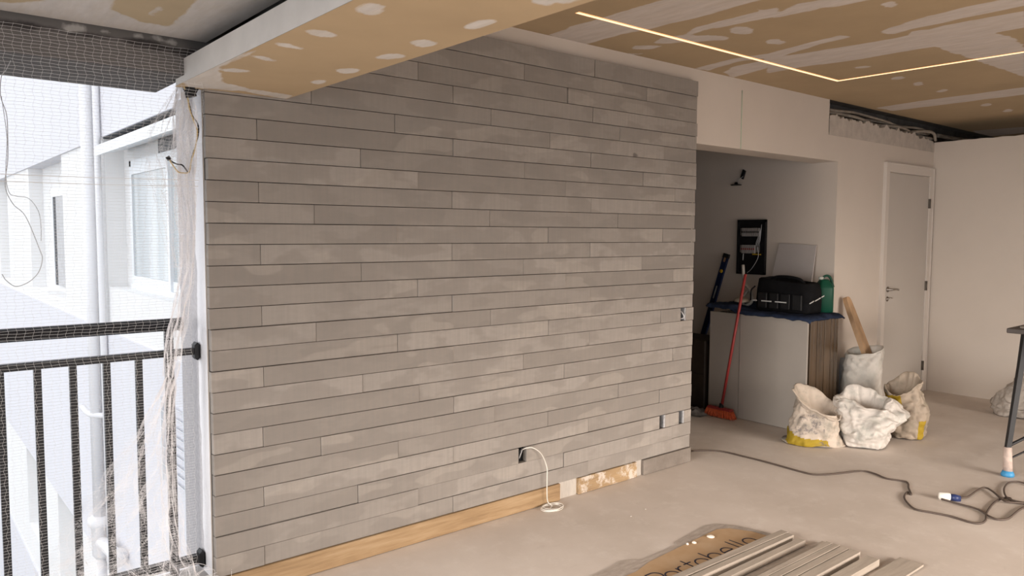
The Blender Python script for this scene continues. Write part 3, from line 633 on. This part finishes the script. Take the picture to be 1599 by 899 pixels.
# ------------------------------------------------------------------ sacks
def sack(name, label, mat, foot, depth, rings, mouth=.06, ft=0., seed=0, rough=.012, lip=None, ex=.62, band=None, prt=None, flop=0., nf=10):
    """rings: (x_left, x_right, y_px, tilt_px, depth factor) from bottom to mouth, read off the photo on the vertical plane through the foot"""
    o = on(foot[0], foot[1], 2, 0); v = np.array([FX[0], FX[1], 0]); d = o-CAM; d[2] = 0; v = d/np.linalg.norm(d); r = np.array([v[1], -v[0], 0]); o = o+v*depth
    def pl(x, y):
        dd = FX+RX*(x-799.5)/FPX-UX*(y-449.5)/FPX; t = ((o-CAM)@v)/(dd@v); return CAM+dd*t
    C, A_, Zt, Dp = [], [], [], []
    for xl, xr, y, tl, df in rings:
        a, b = pl(xl, y-tl/2), pl(xr, y+tl/2); C.append((a+b)/2); A_.append((b-a)/2); Dp.append(depth*df)
    C = np.array(C); A_ = np.array(A_); Dp = np.array(Dp); C[0][2] = .012; A_[0][2] = 0
    C = np.array(smooth_path(C, nf)); A_ = np.array(smooth_path(A_, nf)); Dp = np.array(smooth_path([(x, 0, 0) for x in Dp], nf))[:, 0]
    n = 120; vs = []; bd = []; pr = []; m_ = len(C)
    for i in range(m_):
        tt = i/(m_-1)
        for k in range(n):
            a = 2*math.pi*k/n; c_, s_ = math.cos(a), math.sin(a)
            p = C[i]+A_[i]*math.copysign(abs(c_)**ex, c_)+v*Dp[i]*math.copysign(abs(s_)**ex, s_)
            q = Vector(p*7)+Vector((seed*3.1, seed*7.7, 0)); w = noise.noise(q); w2 = noise.noise(q*2.6); w3 = 1-2*abs(noise.noise(q*1.7+Vector((5, 1, seed))))
            rad = A_[i]*c_+v*Dp[i]*s_; rad = rad/(np.linalg.norm(rad)+1e-6); amp = rough*(.25 if i == 0 else 1)
            w4 = 1-2*abs(noise.noise(q*3.7+Vector((9, seed, 2)))); p = p+rad*(w*amp*1.1+w2*amp*.3-abs(w3)**.7*math.copysign(1, w3)*amp*.9-abs(w4)**.7*math.copysign(1, w4)*amp*.5)+np.array([0, 0, (w2*amp*.9+w*amp*.8) if tt > .3 else 0])
            if ft and tt > .5: p = p+np.array([0, 0, ft*s_*((tt-.5)/.5)**1.5])+v*(-.25*ft*((tt-.5)/.5)**2)
            if flop and tt > .8: p[2] += flop*(tt-.8)/.2*math.sin(3*a+seed)*.5
            p[2] = max(p[2], .004); vs.append(p)
            bd.append(band(tt, c_, s_) if band else -1); pr.append(prt(tt, c_, s_) if prt else 0)
    # inner side of the mouth
    top = [vs[(m_-1)*n+k] for k in range(n)]; cen = np.mean(top, axis=0)
    for (f_, dz) in ((.95, .002), (.86, -.02), (.78, -.07), (.5, -.10)):
        for k in range(n): p = cen+(top[k]-cen)*f_+np.array([0, 0, dz]); p[2] = max(p[2], .03); vs.append(p); bd.append(-1); pr.append(0)
    M = m_+4
    fs = [(i*n+k, i*n+(k+1) % n, (i+1)*n+(k+1) % n, (i+1)*n+k) for i in range(M-1) for k in range(n)]+[tuple(range(n))[::-1], tuple((M-1)*n+k for k in range(n))]
    mb = MB(); mb.add(vs, fs, True)
    return tag(mb.build(name, mat, attrs={'band': bd, 'print': pr}), label, 'sack')
# front left, cream with yellow foot
sack('rubble_sack', 'cream sack with yellow printed foot and open folded mouth, leftmost of the sack pile', SACK_A, (1270, 700), .16,
     [(1219, 1322, 698, -12, .9), (1220, 1318, 688, -10, 1.0), (1228, 1312, 672, -4, 1.05), (1232, 1310, 656, 2, 1.0), (1238, 1308, 641, 12, .85), (1243, 1309, 633, 34, .8), (1240, 1312, 628, 44, .85), (1237, 1316, 626, 48, .9)],
     ft=.055, seed=1, rough=.014, ex=.7, band=lambda t, c, s: (1.0 if t < .24+.10*(-c) and s < .3 else -1.) if t > .02 and c < .45 else -1., prt=lambda t, c, s: 1. if (.3 < t < .62 and -.6 < c < .35 and s < 0) or (t < .2 and .05 < c < .4 and s < 0) else 0.)
# front middle, white slumped
sack('rubble_sack', 'white slumped sack with crumpled top, in the middle front of the sack pile', SACK_B, (1345, 702), .17,
     [(1312, 1385, 699, 8, 1.0), (1311, 1388, 690, 8, 1.1), (1309, 1394, 676, 4, 1.2), (1307, 1404, 662, 6, 1.25), (1303, 1418, 648, 14, 1.2), (1299, 1418, 636, 22, 1.05), (1302, 1408, 626, 16, .85), (1310, 1396, 622, 12, .7)],
     ft=.04, seed=2, rough=.022, ex=.75, flop=.05)
# standing behind, open top
sack('rubble_sack', 'tall upright pale sack with open rim, holding a wooden plank, behind the white one', SACK_C, (1345, 663), .15,
     [(1308, 1378, 660, 4, .9), (1306, 1380, 640, 2, 1.0), (1309, 1379, 620, 3, 1.05), (1311, 1378, 600, 1, 1.05), (1314, 1379, 580, 0, 1.0), (1319, 1380, 562, -2, .9), (1319, 1382, 552, -7, .75), (1320, 1382, 546, -9, .7)],
     ft=.022, seed=3, rough=.010, ex=.72)
# right, brown with yellow
sack('rubble_sack', 'brown-stained open sack with a yellow panel, rightmost of the sack pile', SACK_D, (1425, 690), .16,
     [(1402, 1440, 690, 6, .7), (1394, 1447, 678, 6, .95), (1384, 1452, 660, 0, 1.05), (1380, 1452, 642, -2, 1.05), (1382, 1448, 626, -4, .95), (1380, 1442, 612, -6, .8), (1378, 1442, 604, -10, .75), (1378, 1443, 598, -13, .7)],
     ft=.05, seed=4, rough=.018, ex=.75, flop=.03, band=lambda t, c, s: 1. if s < -.1 and ((.45 < c < .85 and t < .35) or (c < -.1 and .5 < t < .82)) else -1.)
# behind, bluish
sack('rubble_sack', 'pale bluish sack peeking out between the board stack and the tall sack', SACK_F, (1322, 650), .10,
     [(1300, 1345, 648, 0, .9), (1304, 1345, 625, 0, 1.), (1307, 1345, 600, 0, 1.), (1307, 1346, 575, 0, .95), (1306, 1346, 560, 0, .8), (1306, 1345, 556, 0, .7)], seed=5, rough=.006, ex=.7)
# far right, grey
sack('rubble_sack', 'grubby grey sack on the floor by the right wall behind the table leg', SACK_E, (1590, 655), .2,
     [(1550, 1640, 655, 0, .9), (1548, 1642, 644, 0, 1.), (1549, 1640, 630, 0, 1.05), (1553, 1630, 616, 0, 1.), (1564, 1625, 602, 0, .8), (1580, 1615, 592, -6, .5), (1585, 1612, 588, -6, .3)], seed=6, rough=.024, ex=.7)
# plank in the tall sack
o_ = on(1345, 663, 2, 0); vd = np.array([FX[0], FX[1], 0]); vd = o_-CAM; vd[2] = 0; vd /= np.linalg.norm(vd)
def plk(x, y, off): dd = FX+RX*(x-799.5)/FPX-UX*(y-449.5)/FPX; return CAM+dd*(((o_+vd*off-CAM)@vd)/(dd@vd))
a, b = plk(1321, 464, .25), plk(1355, 556, .16)
mb = MB(); d = a-b; L = np.linalg.norm(d); d /= L; w = np.cross(d, (0, 1, 0)); w /= np.linalg.norm(w); t = np.cross(d, w)
prof = [(0, .050), (.2*L, .050), (.5*L, .047), (.75*L, .043), (.93*L, .036), (.98*L, .028), (L, .012)]; vs = []
for h_, hw in prof:
    for s1, s2 in ((-1, -1), (1, -1), (1, 1), (-1, 1)): vs.append(b-d*.10*(h_ == 0)+d*h_+w*hw*s1+t*.018*s2)
fs = [(i*4+k, i*4+(k+1) % 4, i*4+4+(k+1) % 4, i*4+4+k) for i in range(6) for k in range(4)]+[(3,2,1,0), (24,25,26,27)]
mb.add(vs, fs); tag(mb.build('wooden_plank', simple('worn_pine', (.42, .27, .155), .75, var=.35, scale=7, bump=.4, stretch=(1, 1, .4))), 'rounded wooden plank sticking up out of the tall upright sack', 'plank')

# ------------------------------------------------------------------ extension cord
def fl(pts, z=.006, n=5): return smooth_path([(*on(x, y, 2, z)[:2], z) for x, y in pts], n)
c1 = fl([(1080,704),(1105,703),(1130,705),(1160,712),(1200,722),(1250,736),(1275,741),(1310,739),(1345,735),(1365,739),(1385,747),(1415,752),(1419,762),(1423,772),(1417,768),(1412,776),(1418,786),(1430,795),(1455,800),(1485,806),(1515,815),(1530,817),(1539,812),(1541,800),(1552,785),(1568,777),(1578,778),(1582,784),(1605,786),(1640,780)])
r = thing('extension_cord', 'dark extension cord winding over the floor from the passage to the right edge', 'cord', tuple(on(1300, 740, 2, 0)))
MB().tube(c1, .0055, 6).build('cable', CORD, r)
r = thing('extension_cord', 'dark cord ending in a blue and white connector on the floor near the table', 'cord', tuple(on(1490, 775, 2, 0)))
c2 = fl([(1495,777),(1510,776),(1524,767),(1537,761),(1550,767),(1567,781),(1580,784),(1599,785),(1630,788)], .012)
c3 = fl([(1470,779),(1495,786),(1527,795),(1545,806),(1560,811),(1575,809),(1590,797),(1605,790),(1640,780)], .008)
c4 = fl([(1640,765),(1612,758),(1590,752),(1575,754),(1568,763),(1571,775),(1582,781),(1600,785)], .010)
MB().tube(c2, .0055, 6).tube(c3, .0055, 6).tube(c4, .0055, 6).build('cable', CORD, r)
a, b = on(1465, 773, 2, .02), on(1497, 778, 2, .016); d = b-a; d /= np.linalg.norm(d); L = np.linalg.norm(b-a)
MB().lathe([(.014, 0), (.022, .006), (.022, .055), (.018, .062)], a, 18, d).build('white_socket', WIREW, r)
MB().lathe([(.019, 0), (.021, .02), (.016, .05), (.009, L-.06)], a+d*.062, 18, d).build('blue_plug', BLUEP, r)

# ------------------------------------------------------------------ work table (right edge)
tb = thing('work_table', 'dark metal-legged work table cut off by the right edge of the photo', 'table', (2.0, -1.6, 0))
ex, ey = 1.34, -1.42
MB().cbox((1.235, -2.35, .905), (2.6, -1.46, .935), .004).build('tabletop', simple('dark_worn_top', (.055, .045, .04), .55, var=.4, scale=10), tb)
MB().cbox((1.27, -2.3, .936), (2.5, -1.52, .950), .003).build('worktop_sheet', simple('dusty_sheet', (.22, .19, .16), .7, var=.3, scale=10), tb)
legs = [((1.46, -1.50, .91), (1.315, -1.475, .16)), ((2.45, -1.50, .91), (2.58, -1.475, .0)), ((1.46, -2.3, .91), (1.34, -2.33, .0)), ((2.45, -2.3, .91), (2.58, -2.33, .0))]
for k, (p, q) in enumerate(legs):
    p, q = np.array(p), np.array(q); lg = MB().tube([p, p*.7+q*.3+(0, 0, 0), q], [.026, .022, .020], 4).build('leg', BLACKM, tb)
    if k == 0:
        f_ = np.array([1.306, -1.485, .0]); MB().tube([q+(0, 0, .02), f_+(0.003, 0, .03)], [.024, .027], 12).build('taped_foot', simple('smeared_tape', (.50, .40, .35), .7, var=.2, scale=30), lg)
        MB().lathe([(.036, 0), (.038, .012), (.030, .032), (.018, .036)], f_+(0, 0, .001), 16).build('foot_cap', BRIGHTB, lg)
MB().tube([(1.36, -1.48, .19), (2.54, -1.48, .19)], .010, 8).tube([(1.35, -1.478, .10), (1.9, -1.5, .11), (2.5, -1.48, .10)], .006, 8).tube([(1.44, -1.5, .80), (2.47, -1.5, .80)], .018, 8).build('stretcher', BLACKM, tb)

# ------------------------------------------------------------------ cardboard and tile strips
cd = thing('cardboard_sheet', 'flattened printed cardboard under the tile strips on the floor', 'cardboard', (-1.2, -1.0, 0))
pc = [(-2.1, -.86), (-1.60, -.83), (-1.52, -.815), (-1.45, -.842), (-1.437, -.868), (-1.172, -.862), (-1.155, -.838), (-.86, -.80), (-.79, -.822), (-.735, -.895), (-.706, -.992), (-.69, -1.075), (-.68, -1.30), (-.70, -1.66), (-2.1, -1.66)]
MB().prism([(x, y, .0012) for x, y in pc], (0, 0, .0035)).build('film_layer', TAPE, cd)
pi = [(-2.1, -.93), (-1.55, -.935), (-1.43, -.905), (-1.15, -.885), (-.86, -.868), (-.80, -.90), (-.745, -1.0), (-.735, -1.10), (-2.1, -1.10)]
MB().prism([(x, y, .0047) for x, y in pi], (0, 0, .002)).build('printed_panel', CARD, cd)
ZT = .0069; XH = .068; AH = .107; lw = .0038
def stroke(mb, pts):
    n = len(pts); P = [np.array(p, float) for p in pts]; L_, R_ = [], []
    for i in range(n):
        a = P[max(0, i-1)]; b = P[min(n-1, i+1)]; t = b-a; t /= np.linalg.norm(t)+1e-9; nn = np.array([-t[1], t[0]])*lw
        L_.append((*(P[i]+nn), ZT)); R_.append((*(P[i]-nn), ZT))
    mb.add(L_+R_, [(i, i+1, n+i+1, n+i)[::-1] for i in range(n-1)])
    mb.add([(x, y, z+.0006) for x, y, z in L_+R_], [(i, i+1, n+i+1, n+i)[::-1] for i in range(n-1)])
def arc(cx, cy, rx, ry, a0, a1, n=20): return [(cx+rx*math.cos(math.radians(a)), cy+ry*math.sin(math.radians(a))) for a in np.linspace(a0, a1, n)]
mb = MB(); base = -1.095
def ltr(ch, x):
    r_ = .033; cy = base+r_
    if ch == 'o': stroke(mb, arc(x+.036, cy, .036, .036, 0, 360, 30)); return .088
    if ch == 'e': stroke(mb, [(x, cy), (x+.068, cy)]); stroke(mb, arc(x+.034, cy, .034, .036, 0, 310, 26)); return .083
    if ch == 'l': stroke(mb, [(x, base), (x, base+AH)]); return .030
    if ch == 'r': stroke(mb, [(x, base), (x, base+.070)]); stroke(mb, arc(x+.028, base+.042, .028, .028, 180, 70, 12)); return .048
    if ch == 't': stroke(mb, arc(x+.024, base+.024, .022, .024, 180, 280, 10)); stroke(mb, [(x+.002, base+.024), (x+.002, base+.105)]); stroke(mb, [(x-.018, base+.070), (x+.032, base+.070)]); return .058
    if ch == 'b': stroke(mb, [(x, base), (x, base+AH)]); stroke(mb, arc(x+.036, cy, .036, .036, 0, 360, 30)); return .088
    if ch == 'P': stroke(mb, [(x, base), (x, base+AH)]); stroke(mb, [(x, base+AH)]+arc(x+.035, base+AH-.034, .034, .034, 90, -90, 16)+[(x, base+AH-.068)]); return .088
for ch, x in zip('Portobello', (-1.555, -1.487, -1.392, -1.315, -1.275, -1.178, -1.077, -.966, -.930, -.898)): ltr(ch, x)
mb.build('lettering', INK, cd)
for (u, v, s) in ((905, 203, .020), (768, 254, .012), (712, 267, .007)):
    p = on(940+u*.1876, 800+v*.1876, 2, .008); o = MB().lathe([(.4*s, 0), (s, .003), (s*.9, .006), (s*.3, .010)], (p[0], p[1], .0069), 12)
    tag(o.build('plaster_blob', simple('white_plaster_%d' % u, (.80, .74, .66), .8)), {905: 'largest white plaster blob on the cardboard edge', 768: 'middle-sized white plaster blob on the cardboard, beside the largest', 712: 'smallest white plaster dab at the left of the three on the cardboard'}[u], 'plaster blob')
G = 'beige tile strips lying side by side on the floor'
def strip(x1, ya, yb, z0, z1, lab, dy=.0, grp=None, x0=-2.2):
    # a long offcut; ya > yb are its far and near edge at the right end, dy its drift towards the left end
    mb = MB(); c = .0007
    P = [(x1, yb), (x1, ya), (x0, ya+dy), (x0, yb+dy)]
    mb.prism([(a, b, z0) for a, b in P], (0, 0, z1-z0-.0007)); q = [(x1-c, yb+c), (x1-c, ya-c), (x0, ya+dy-c), (x0, yb+dy+c)]
    n = len(mb.v)-4; mb.add([(a, b, z1-.0007) for a, b in P]+[(a, b, z1) for a, b in q], [(4,5,6,7), (0,1,5,4), (1,2,6,5), (2,3,7,6), (3,0,4,7)])
    return tag(mb.build('tile_strip', STRIP), lab, 'tile strip', grp)
strip(-.692, -1.125, -1.163, .010, .042, 'beige tile strip nearest the printed word, on the cardboard', .03)
strip(-.700, -1.166, -1.198, .010, .041, 'beige tile strip edging the dark gap, second from the printed word', .015)
strip(-.706, -1.226, -1.262, .010, .036, 'lone beige tile strip just in front of the dark gap', .0)
strip(-.60, -1.290, -1.440, .0050, .014, 'wide thin beige tile lying flat beneath the narrow strips', .0, x0=-2.0)
strip(-.662, -1.345, -1.372, .016, .046, 'beige tile strip at the back of the row of four narrow strips', .0)
strip(-.657, -1.376, -1.408, .016, .045, 'second beige tile strip from the back in the row of four narrow strips', .0)
strip(-.655, -1.414, -1.450, .016, .044, 'third beige tile strip from the back in the row of four narrow strips', .0)
strip(-.652, -1.456, -1.503, .0055, .044, 'front beige tile strip of the row of four narrow strips', .0)
strip(-.655, -1.535, -1.592, .0055, .040, 'thick beige tile strip lying apart nearest the camera', .0)
strip(-.50, -1.615, -1.72, .0068, .016, 'thin beige tile piece lowest on the floor at the bottom edge', .0)

# ------------------------------------------------------------------ balcony railing and net
RY = .10
rl = thing('balcony_railing', 'black metal balcony railing with vertical bars behind the net', 'railing', (-4.2, RY, .09))
MB().tube([(-5.4, RY, 1.128), (-3.155, RY, 1.128)], .025, 14).lathe([(.028, 0), (.028, .012)], (-3.162, RY, 1.128), 14, (1, 0, 0)).build('handrail', BLACKM, rl)
MB().box((-5.4, RY-.014, 1.0), (-3.1, RY+.014, 1.026)).box((-5.4, RY-.016, .125), (-3.095, RY+.016, .160)).build('crossbar', BLACKM, rl)
for k in range(19):
    x = -3.202-.1135*k; w_ = .015 if k == 0 else .0115
    MB().box((x-w_, RY-.012, .09 if k == 0 else .16), (x+w_, RY+.012, 1.105 if k == 0 else 1.0)).build('end_post' if k == 0 else 'bar', BLACKM, rl)
for z in (1.013, .142): MB().cbox((-3.108, RY-.030, z-.036), (XL-.002, RY+.030, z+.036), .010).build('wall_bracket', BLACKP, rl)

NY = .045
mb = MB(); xs0, xs1 = -4.75, -3.13; zt = 2.165
def sag(x, z): k = min(1, max(0, (z-1.2)/.80)); return NY-.205*k*k*(3-2*k)+.010*noise.noise((x*2, z*2, 0))
def thread(P, r=.00065): mb.tube(P, r, 3, cap=False)
nz = 186
for i in range(nz):
    z = .10+(zt-.10)*i/(nz-1); ph = random.uniform(0, 6)
    thread([(x, sag(x, z), z+.0012*math.sin(x*60+ph)+.012*math.sin((x+3.1)*2.2)*((z-1.1))*.25) for x in np.linspace(xs0, xs1, 54)], .00042)
for i in range(64):
    x = xs0+(xs1-xs0)*i/63; thread([(x+.0035*((k % 2)*2-1), sag(x, z), z) for k, z in enumerate(np.linspace(.10, zt, 90))], .00028)
for z in (1.695, 1.672): mb.tube([(x, sag(x, z)-.002, z+.01*math.sin((x+3.1)*2.2)) for x in np.linspace(xs0, xs1, 40)], .0010, 4)
net = tag(mb.build('safety_net', NETM), 'fine white safety net stretched across the balcony opening', 'net')
# gathered part of the net along the wall end
def gather(path, nl, r, seed, cross=1.0):
    rn = random.Random(seed); P = smooth_path([on(x, y, 1, yy) for x, y, w_, yy in path], 10); Wd = np.array(smooth_path([(w_*.0027, 0, 0) for *_, w_, yy in path], 10))[:, 0]; out = []
    R3 = np.array([RX[0], RX[1], 0]); m_ = len(P)
    for k in range(nl):
        u = -1+2*k/(nl-1); ph = rn.uniform(0, 6); out.append([P[i]+R3*Wd[i]*(u+.14*math.sin(i*.55+ph))+np.array([0, .02*math.sin(u*9+i*.12)+rn.uniform(-.002, .002), 0]) for i in range(m_)])
    for o_ in out: thread(o_, r)
    for i in range(0, m_*6-8):
        f = i/6; a = int(f); b = min(m_-1, a+1); t_ = f-a
        if rn.random() < cross:
            thread([(out[k][a]*(1-t_)+out[k][b]*t_)+np.array([0, 0, .006*((k % 2)*2-1)]) for k in range(nl)], r*.8)
mb = MB()
gather([(292,92,7,.0), (287,130,10,.0), (288,180,15,.0), (288,240,16,.0), (291,320,14,.0), (293,400,12,.02), (284,470,12,.02), (272,530,12,.0), (266,590,9,.0)], 20, .0005, 1, .8)
gather([(287,130,8,.0), (262,200,26,.01), (262,260,30,.01), (272,330,22,.01), (282,420,14,.01)], 16, .0003, 2, .6)
gather([(266,590,9,.0), (252,640,18,.0), (225,720,40,-.01), (195,800,62,-.02), (165,880,85,-.03), (150,930,95,-.03)], 30, .0003, 3, .7)
gather([(268,600,8,.0), (262,700,10,.0), (268,800,14,.0), (275,860,18,.0), (285,905,30,-.04)], 14, .0004, 4, .7)
c0 = on(292, 885, 2, .10)
for k in range(26):
    rr = random.uniform(.02, .085); cx_, cy_ = c0[0]+random.uniform(-.05, .05), -.07+random.uniform(-.05, .05); zz = random.uniform(.03, .11); t1 = random.uniform(-.8, .8)
    thread([(cx_+rr*math.cos(a)+.004*math.sin(5*a), cy_+rr*.8*math.sin(a), zz+rr*t1*math.sin(a+k)+.01) for a in np.linspace(0, 6.2, 26)], .0009)
tag(mb.build('gathered_net', NETG), 'bunched white net hanging down beside the wall end and spreading over the railing foot', 'net')

# loose wires on the balcony
def wp(pts, yy, n=6): return smooth_path([on(x, y, 1, yy) for x, y in pts], n)
r = thing('loose_cable', 'black and yellow wires dangling from a black clip at the dark gap under the beam end', 'cable', tuple(on(295, 145, 1, -.03)))
MB().tube(wp([(294,95),(289,110),(287,130),(291,145)], -.03), .003, 6).tube(wp([(292,150),(296,165),(300,180),(308,192),(310,205),(306,225),(300,245),(296,262),(294,269),(285,258),(276,256),(268,252),(262,246)], -.03), .0028, 6).build('black_wire', BLACKP, r)
MB().tube(wp([(293,152),(296,170),(303,190),(308,205),(305,230),(299,250),(295,268),(286,270),(278,268),(270,258),(265,250)], -.035), .0026, 6).tube(wp([(292,96),(287,112),(286,128),(289,140)], -.036), .0026, 6).build('yellow_wire', WIREY, r)
a = on(297, 144, 1, -.03); MB().obox(a, (.016, 0, .004), (0, .014, 0), (-.004, 0, .018)).prism([on(x, y, 1, -.02) for x, y in ((289,137),(312,137),(304,150),(297,152))], (0, .03, 0)).build('clip', BLACKP, r); MB().obox(on(263, 247, 1, -.033), (.004, 0, -.006), (0, .004, 0), (.006, 0, .004)).build('wire_end', BLACKP, r)  # black wedge on the clip stands for the dark hole under the beam end
tag(MB().tube(wp([(3,42),(12,50),(21,65),(20,85),(10,108),(2,120),(1,150),(10,178),(12,210),(12,250),(8,290),(20,318),(40,338),(62,390),(66,405),(60,425),(45,440),(25,447),(10,438),(3,428)], .0), .0014, 5).build('hanging_wire', WIREG), 'thin grey wire hanging in a long loop in front of the net', 'wire')
tag(MB().tube(wp([(2,150),(8,190),(11,220),(9,270),(14,300),(25,306),(45,310),(60,330),(64,355),(64,376)], .01), .0011, 5).build('hanging_wire', WIREG), 'shorter thin grey wire curling in front of the net above the looped one', 'wire')

# ------------------------------------------------------------------ the building outside
XF = -2.5; bz = [(-9, -5.9, 0), (-5.9, -4.1, 1), (-4.1, -1.70, 0), (-1.70, -3.4, 9), (.60, 2.33, 1), (2.33, 5.2, 0)]
fac = bpy.data.objects.new('exterior_facade', None)
D = .14
rec_mid = [(1.9, 4.50, 1.0, 2.33), (6.56, 8.95, .74, 2.33), (11.2, 12.4, .70, 2.33), (14.5, 16, .7, 2.33)]
rec_low = [(6.3, 7.6, -3.0, -1.70), (8.6, 10.2, -2.9, -1.70), (12.5, 14, -2.9, -1.7)]
b1 = MB(); b1.box((XF-.02, .34, 2.33), (XF+.5, 18, 5.2)).box((XF-.02, .34, -1.70), (XF+.5, 18, .60)).box((XF-.02, .34, -9), (XF+.5, 18, -3.4))
bo = thing('neighbour_wing', 'white apartment wing with recessed windows seen through the balcony net', 'building', (XF, 8, -9))
b1.build('floor_band', FACB, bo)
b2 = MB()
for zlo, zhi, recs in ((.60, 2.33, rec_mid), (-3.4, -1.70, rec_low)):
    b2.box((XF+D+.02, .34, zlo), (XF+.5, 18, zhi)); e = .34
    for a, b, z0, z1 in recs:
        b2.box((XF, e, zlo), (XF+D+.02, a, zhi))
        if z0 > zlo: b2.box((XF, a, zlo), (XF+D+.02, b, z0))
        e = b
    b2.box((XF, e, zlo), (XF+D+.02, 18, zhi))
b2.build('wall', FAC, bo)
wi = MB(); xw = XF+D+.012      # near window: frame, sashes
ya, yb, za, zb = 2.0, 4.12, 1.01, 2.10
w1 = MB().box((xw-.04, yb-.05, za), (xw+.01, yb, zb)).box((xw-.04, ya, za), (xw+.01, ya+.05, zb)).box((xw-.04, ya, zb-.05), (xw+.01, yb, zb)).box((xw-.05, ya, za-.02), (xw+.01, yb, za+.035)).build('window_frame', ALU, bo)
def sash(y0, y1, xo):
    f_ = MB(); t_ = .055; f_.box((xo-.02, y0, za+.035), (xo, y0+t_, zb-.05)).box((xo-.02, y1-t_, za+.035), (xo, y1, zb-.05)).box((xo-.02, y0+t_, za+.035), (xo, y1-t_, za+.11)).box((xo-.02, y0+t_, zb-.12), (xo, y1-t_, zb-.05)).build('sash', ALU, w1)
    MB().box((xo-.008, y0+t_, za+.11), (xo-.004, y1-t_, zb-.12)).build('pane', GLASS, w1)
sash(2.95, 4.07, xw-.03); sash(2.38, 3.0, xw-.012); sash(2.05, 2.45, xw-.03)
MB().box((xw-.013, 2.0, za), (xw-.010, 4.1, zb)).build('window_reveal', DARKG, bo)
MB().box((XF-.004, 1.9, 2.318), (XF+D, 4.50, 2.333)).build('shadow_gap', DARKG, bo)
MB().prism([(XF-.10, 1.9, 2.235), (XF+D, 1.9, 2.315), (XF+D, 1.9, 2.22), (XF-.10, 1.9, 2.15)], (0, 2.45, 0)).build('awning_flap', ALU, bo)
MB().box((xw-.006, 2.0, zb), (xw+.004, 3.35, 2.25)).build('vent_grille', simple('grey_mesh_grille', (.16, .165, .17), .6), bo)
# second window
f2 = MB().box((xw-.03, 6.8, 1.92), (xw, 8.1, 2.02)).box((xw-.03, 6.8, .82), (xw, 6.84, 1.92)).box((xw-.03, 8.0, .82), (xw, 8.04, 1.92)).build('window_frame', ALU, bo)
MB().box((xw-.02, 7.82, .82), (xw-.012, 8.0, 1.92)).build('pane', DARKG, f2); MB().box((xw-.024, 6.84, .82), (xw-.013, 7.82, 1.92)).build('curtain', simple('grey_curtain', (.52, .52, .53), .8, var=.1, scale=12), f2)
# louvre
lo = MB(); yv0, yv1, zv0, zv1 = 2.22, 2.75, -.30, .28
for k in range(9): z = zv0+.03+k*(zv1-zv0-.05)/8; lo.obox((XF-.035, (yv0+yv1)/2, z), (.012, 0, -.012), (0, (yv1-yv0)/2, 0), (.001, 0, .001))
lo.box((XF-.045, yv0-.02, zv0-.02), (XF-.02, yv0, zv1+.02)).box((XF-.045, yv1, zv0-.02), (XF-.02, yv1+.02, zv1+.02)).build('louvre', ALU, bo)
pp = thing('drain_pipe', 'thick white drain pipe with a wide collar running down the neighbouring wall', 'pipe', (XF-.12, 4.7, -2))
xp = XF-.11; py = float(on(139, 300, 0, xp)[1])
MB().tube([(xp, py, -1.12), (xp, py, 2.95)], .055, 20).lathe([(.062, 0), (.062, .05)], (xp, py, 2.86), 20).build('pipe', PVC, pp)
MB().lathe([(.045, -.32), (.075, -.28), (.078, -.02), (.10, 0), (.105, .06), (.07, .085)], (xp, py, -1.20), 24).tube([(xp, py, -1.48), (xp, py, -3.2)], .045, 16).tube(smooth_path([(xp, py, -1.36), (xp, py-.25, -1.33), (xp, py-.62, -1.30)], 5), .055, 18).lathe([(.085, 0), (.085, .02)], (xp, py-.64, -1.30), 20, (0, -1, 0)).build('collar', PVC, pp)
pq = thing('water_pipe', 'thin white pipe with a small branch beside the thick drain pipe', 'pipe', (XF-.05, 4.4, -2))
yq = float(on(154, 300, 0, XF-.055)[1]); MB().tube([(XF-.055, yq, -1.6), (XF-.055, yq, 2.95)], .028, 14).build('pipe', PVC, pq)
MB().tube(smooth_path([(XF-.055, yq, -.17), (XF-.16, yq+.12, -.165), (XF-.20, yq+.26, -.11)], 5), .026, 12).build('branch', PVC, pq)
struct(MB().box((-40, .4, -9.4), (30, 60, -9)).box((-40, -40, -9.4), (-5.7, .4, -9)).build('ground', simple('street_ground', (.25, .25, .24), .9)))

for k, (x, y, r_) in enumerate(((1414, 704, .006), (1180, 668, .010), (1205, 676, .008), (1150, 664, .007), (985, 806, .006), (1008, 795, .005))):
    p = on(x, y, 2, 0); tag(MB().lathe([(r_*.6, 0), (r_, .002), (r_*.7, .004), (r_*.2, .005)], (p[0], p[1], 0), 7, smooth=False).build('plaster_crumb', PALEP),
        ('small plaster crumb on the floor in front of the white sack', 'largest plaster crumb at the foot of the grey board', 'plaster crumb right of the largest one at the grey board foot', 'plaster crumb between broom head and the largest crumb',
         'left plaster crumb on the open floor behind the cardboard', 'right plaster crumb on the open floor behind the cardboard')[k], 'crumb', 'plaster crumbs on the floor')
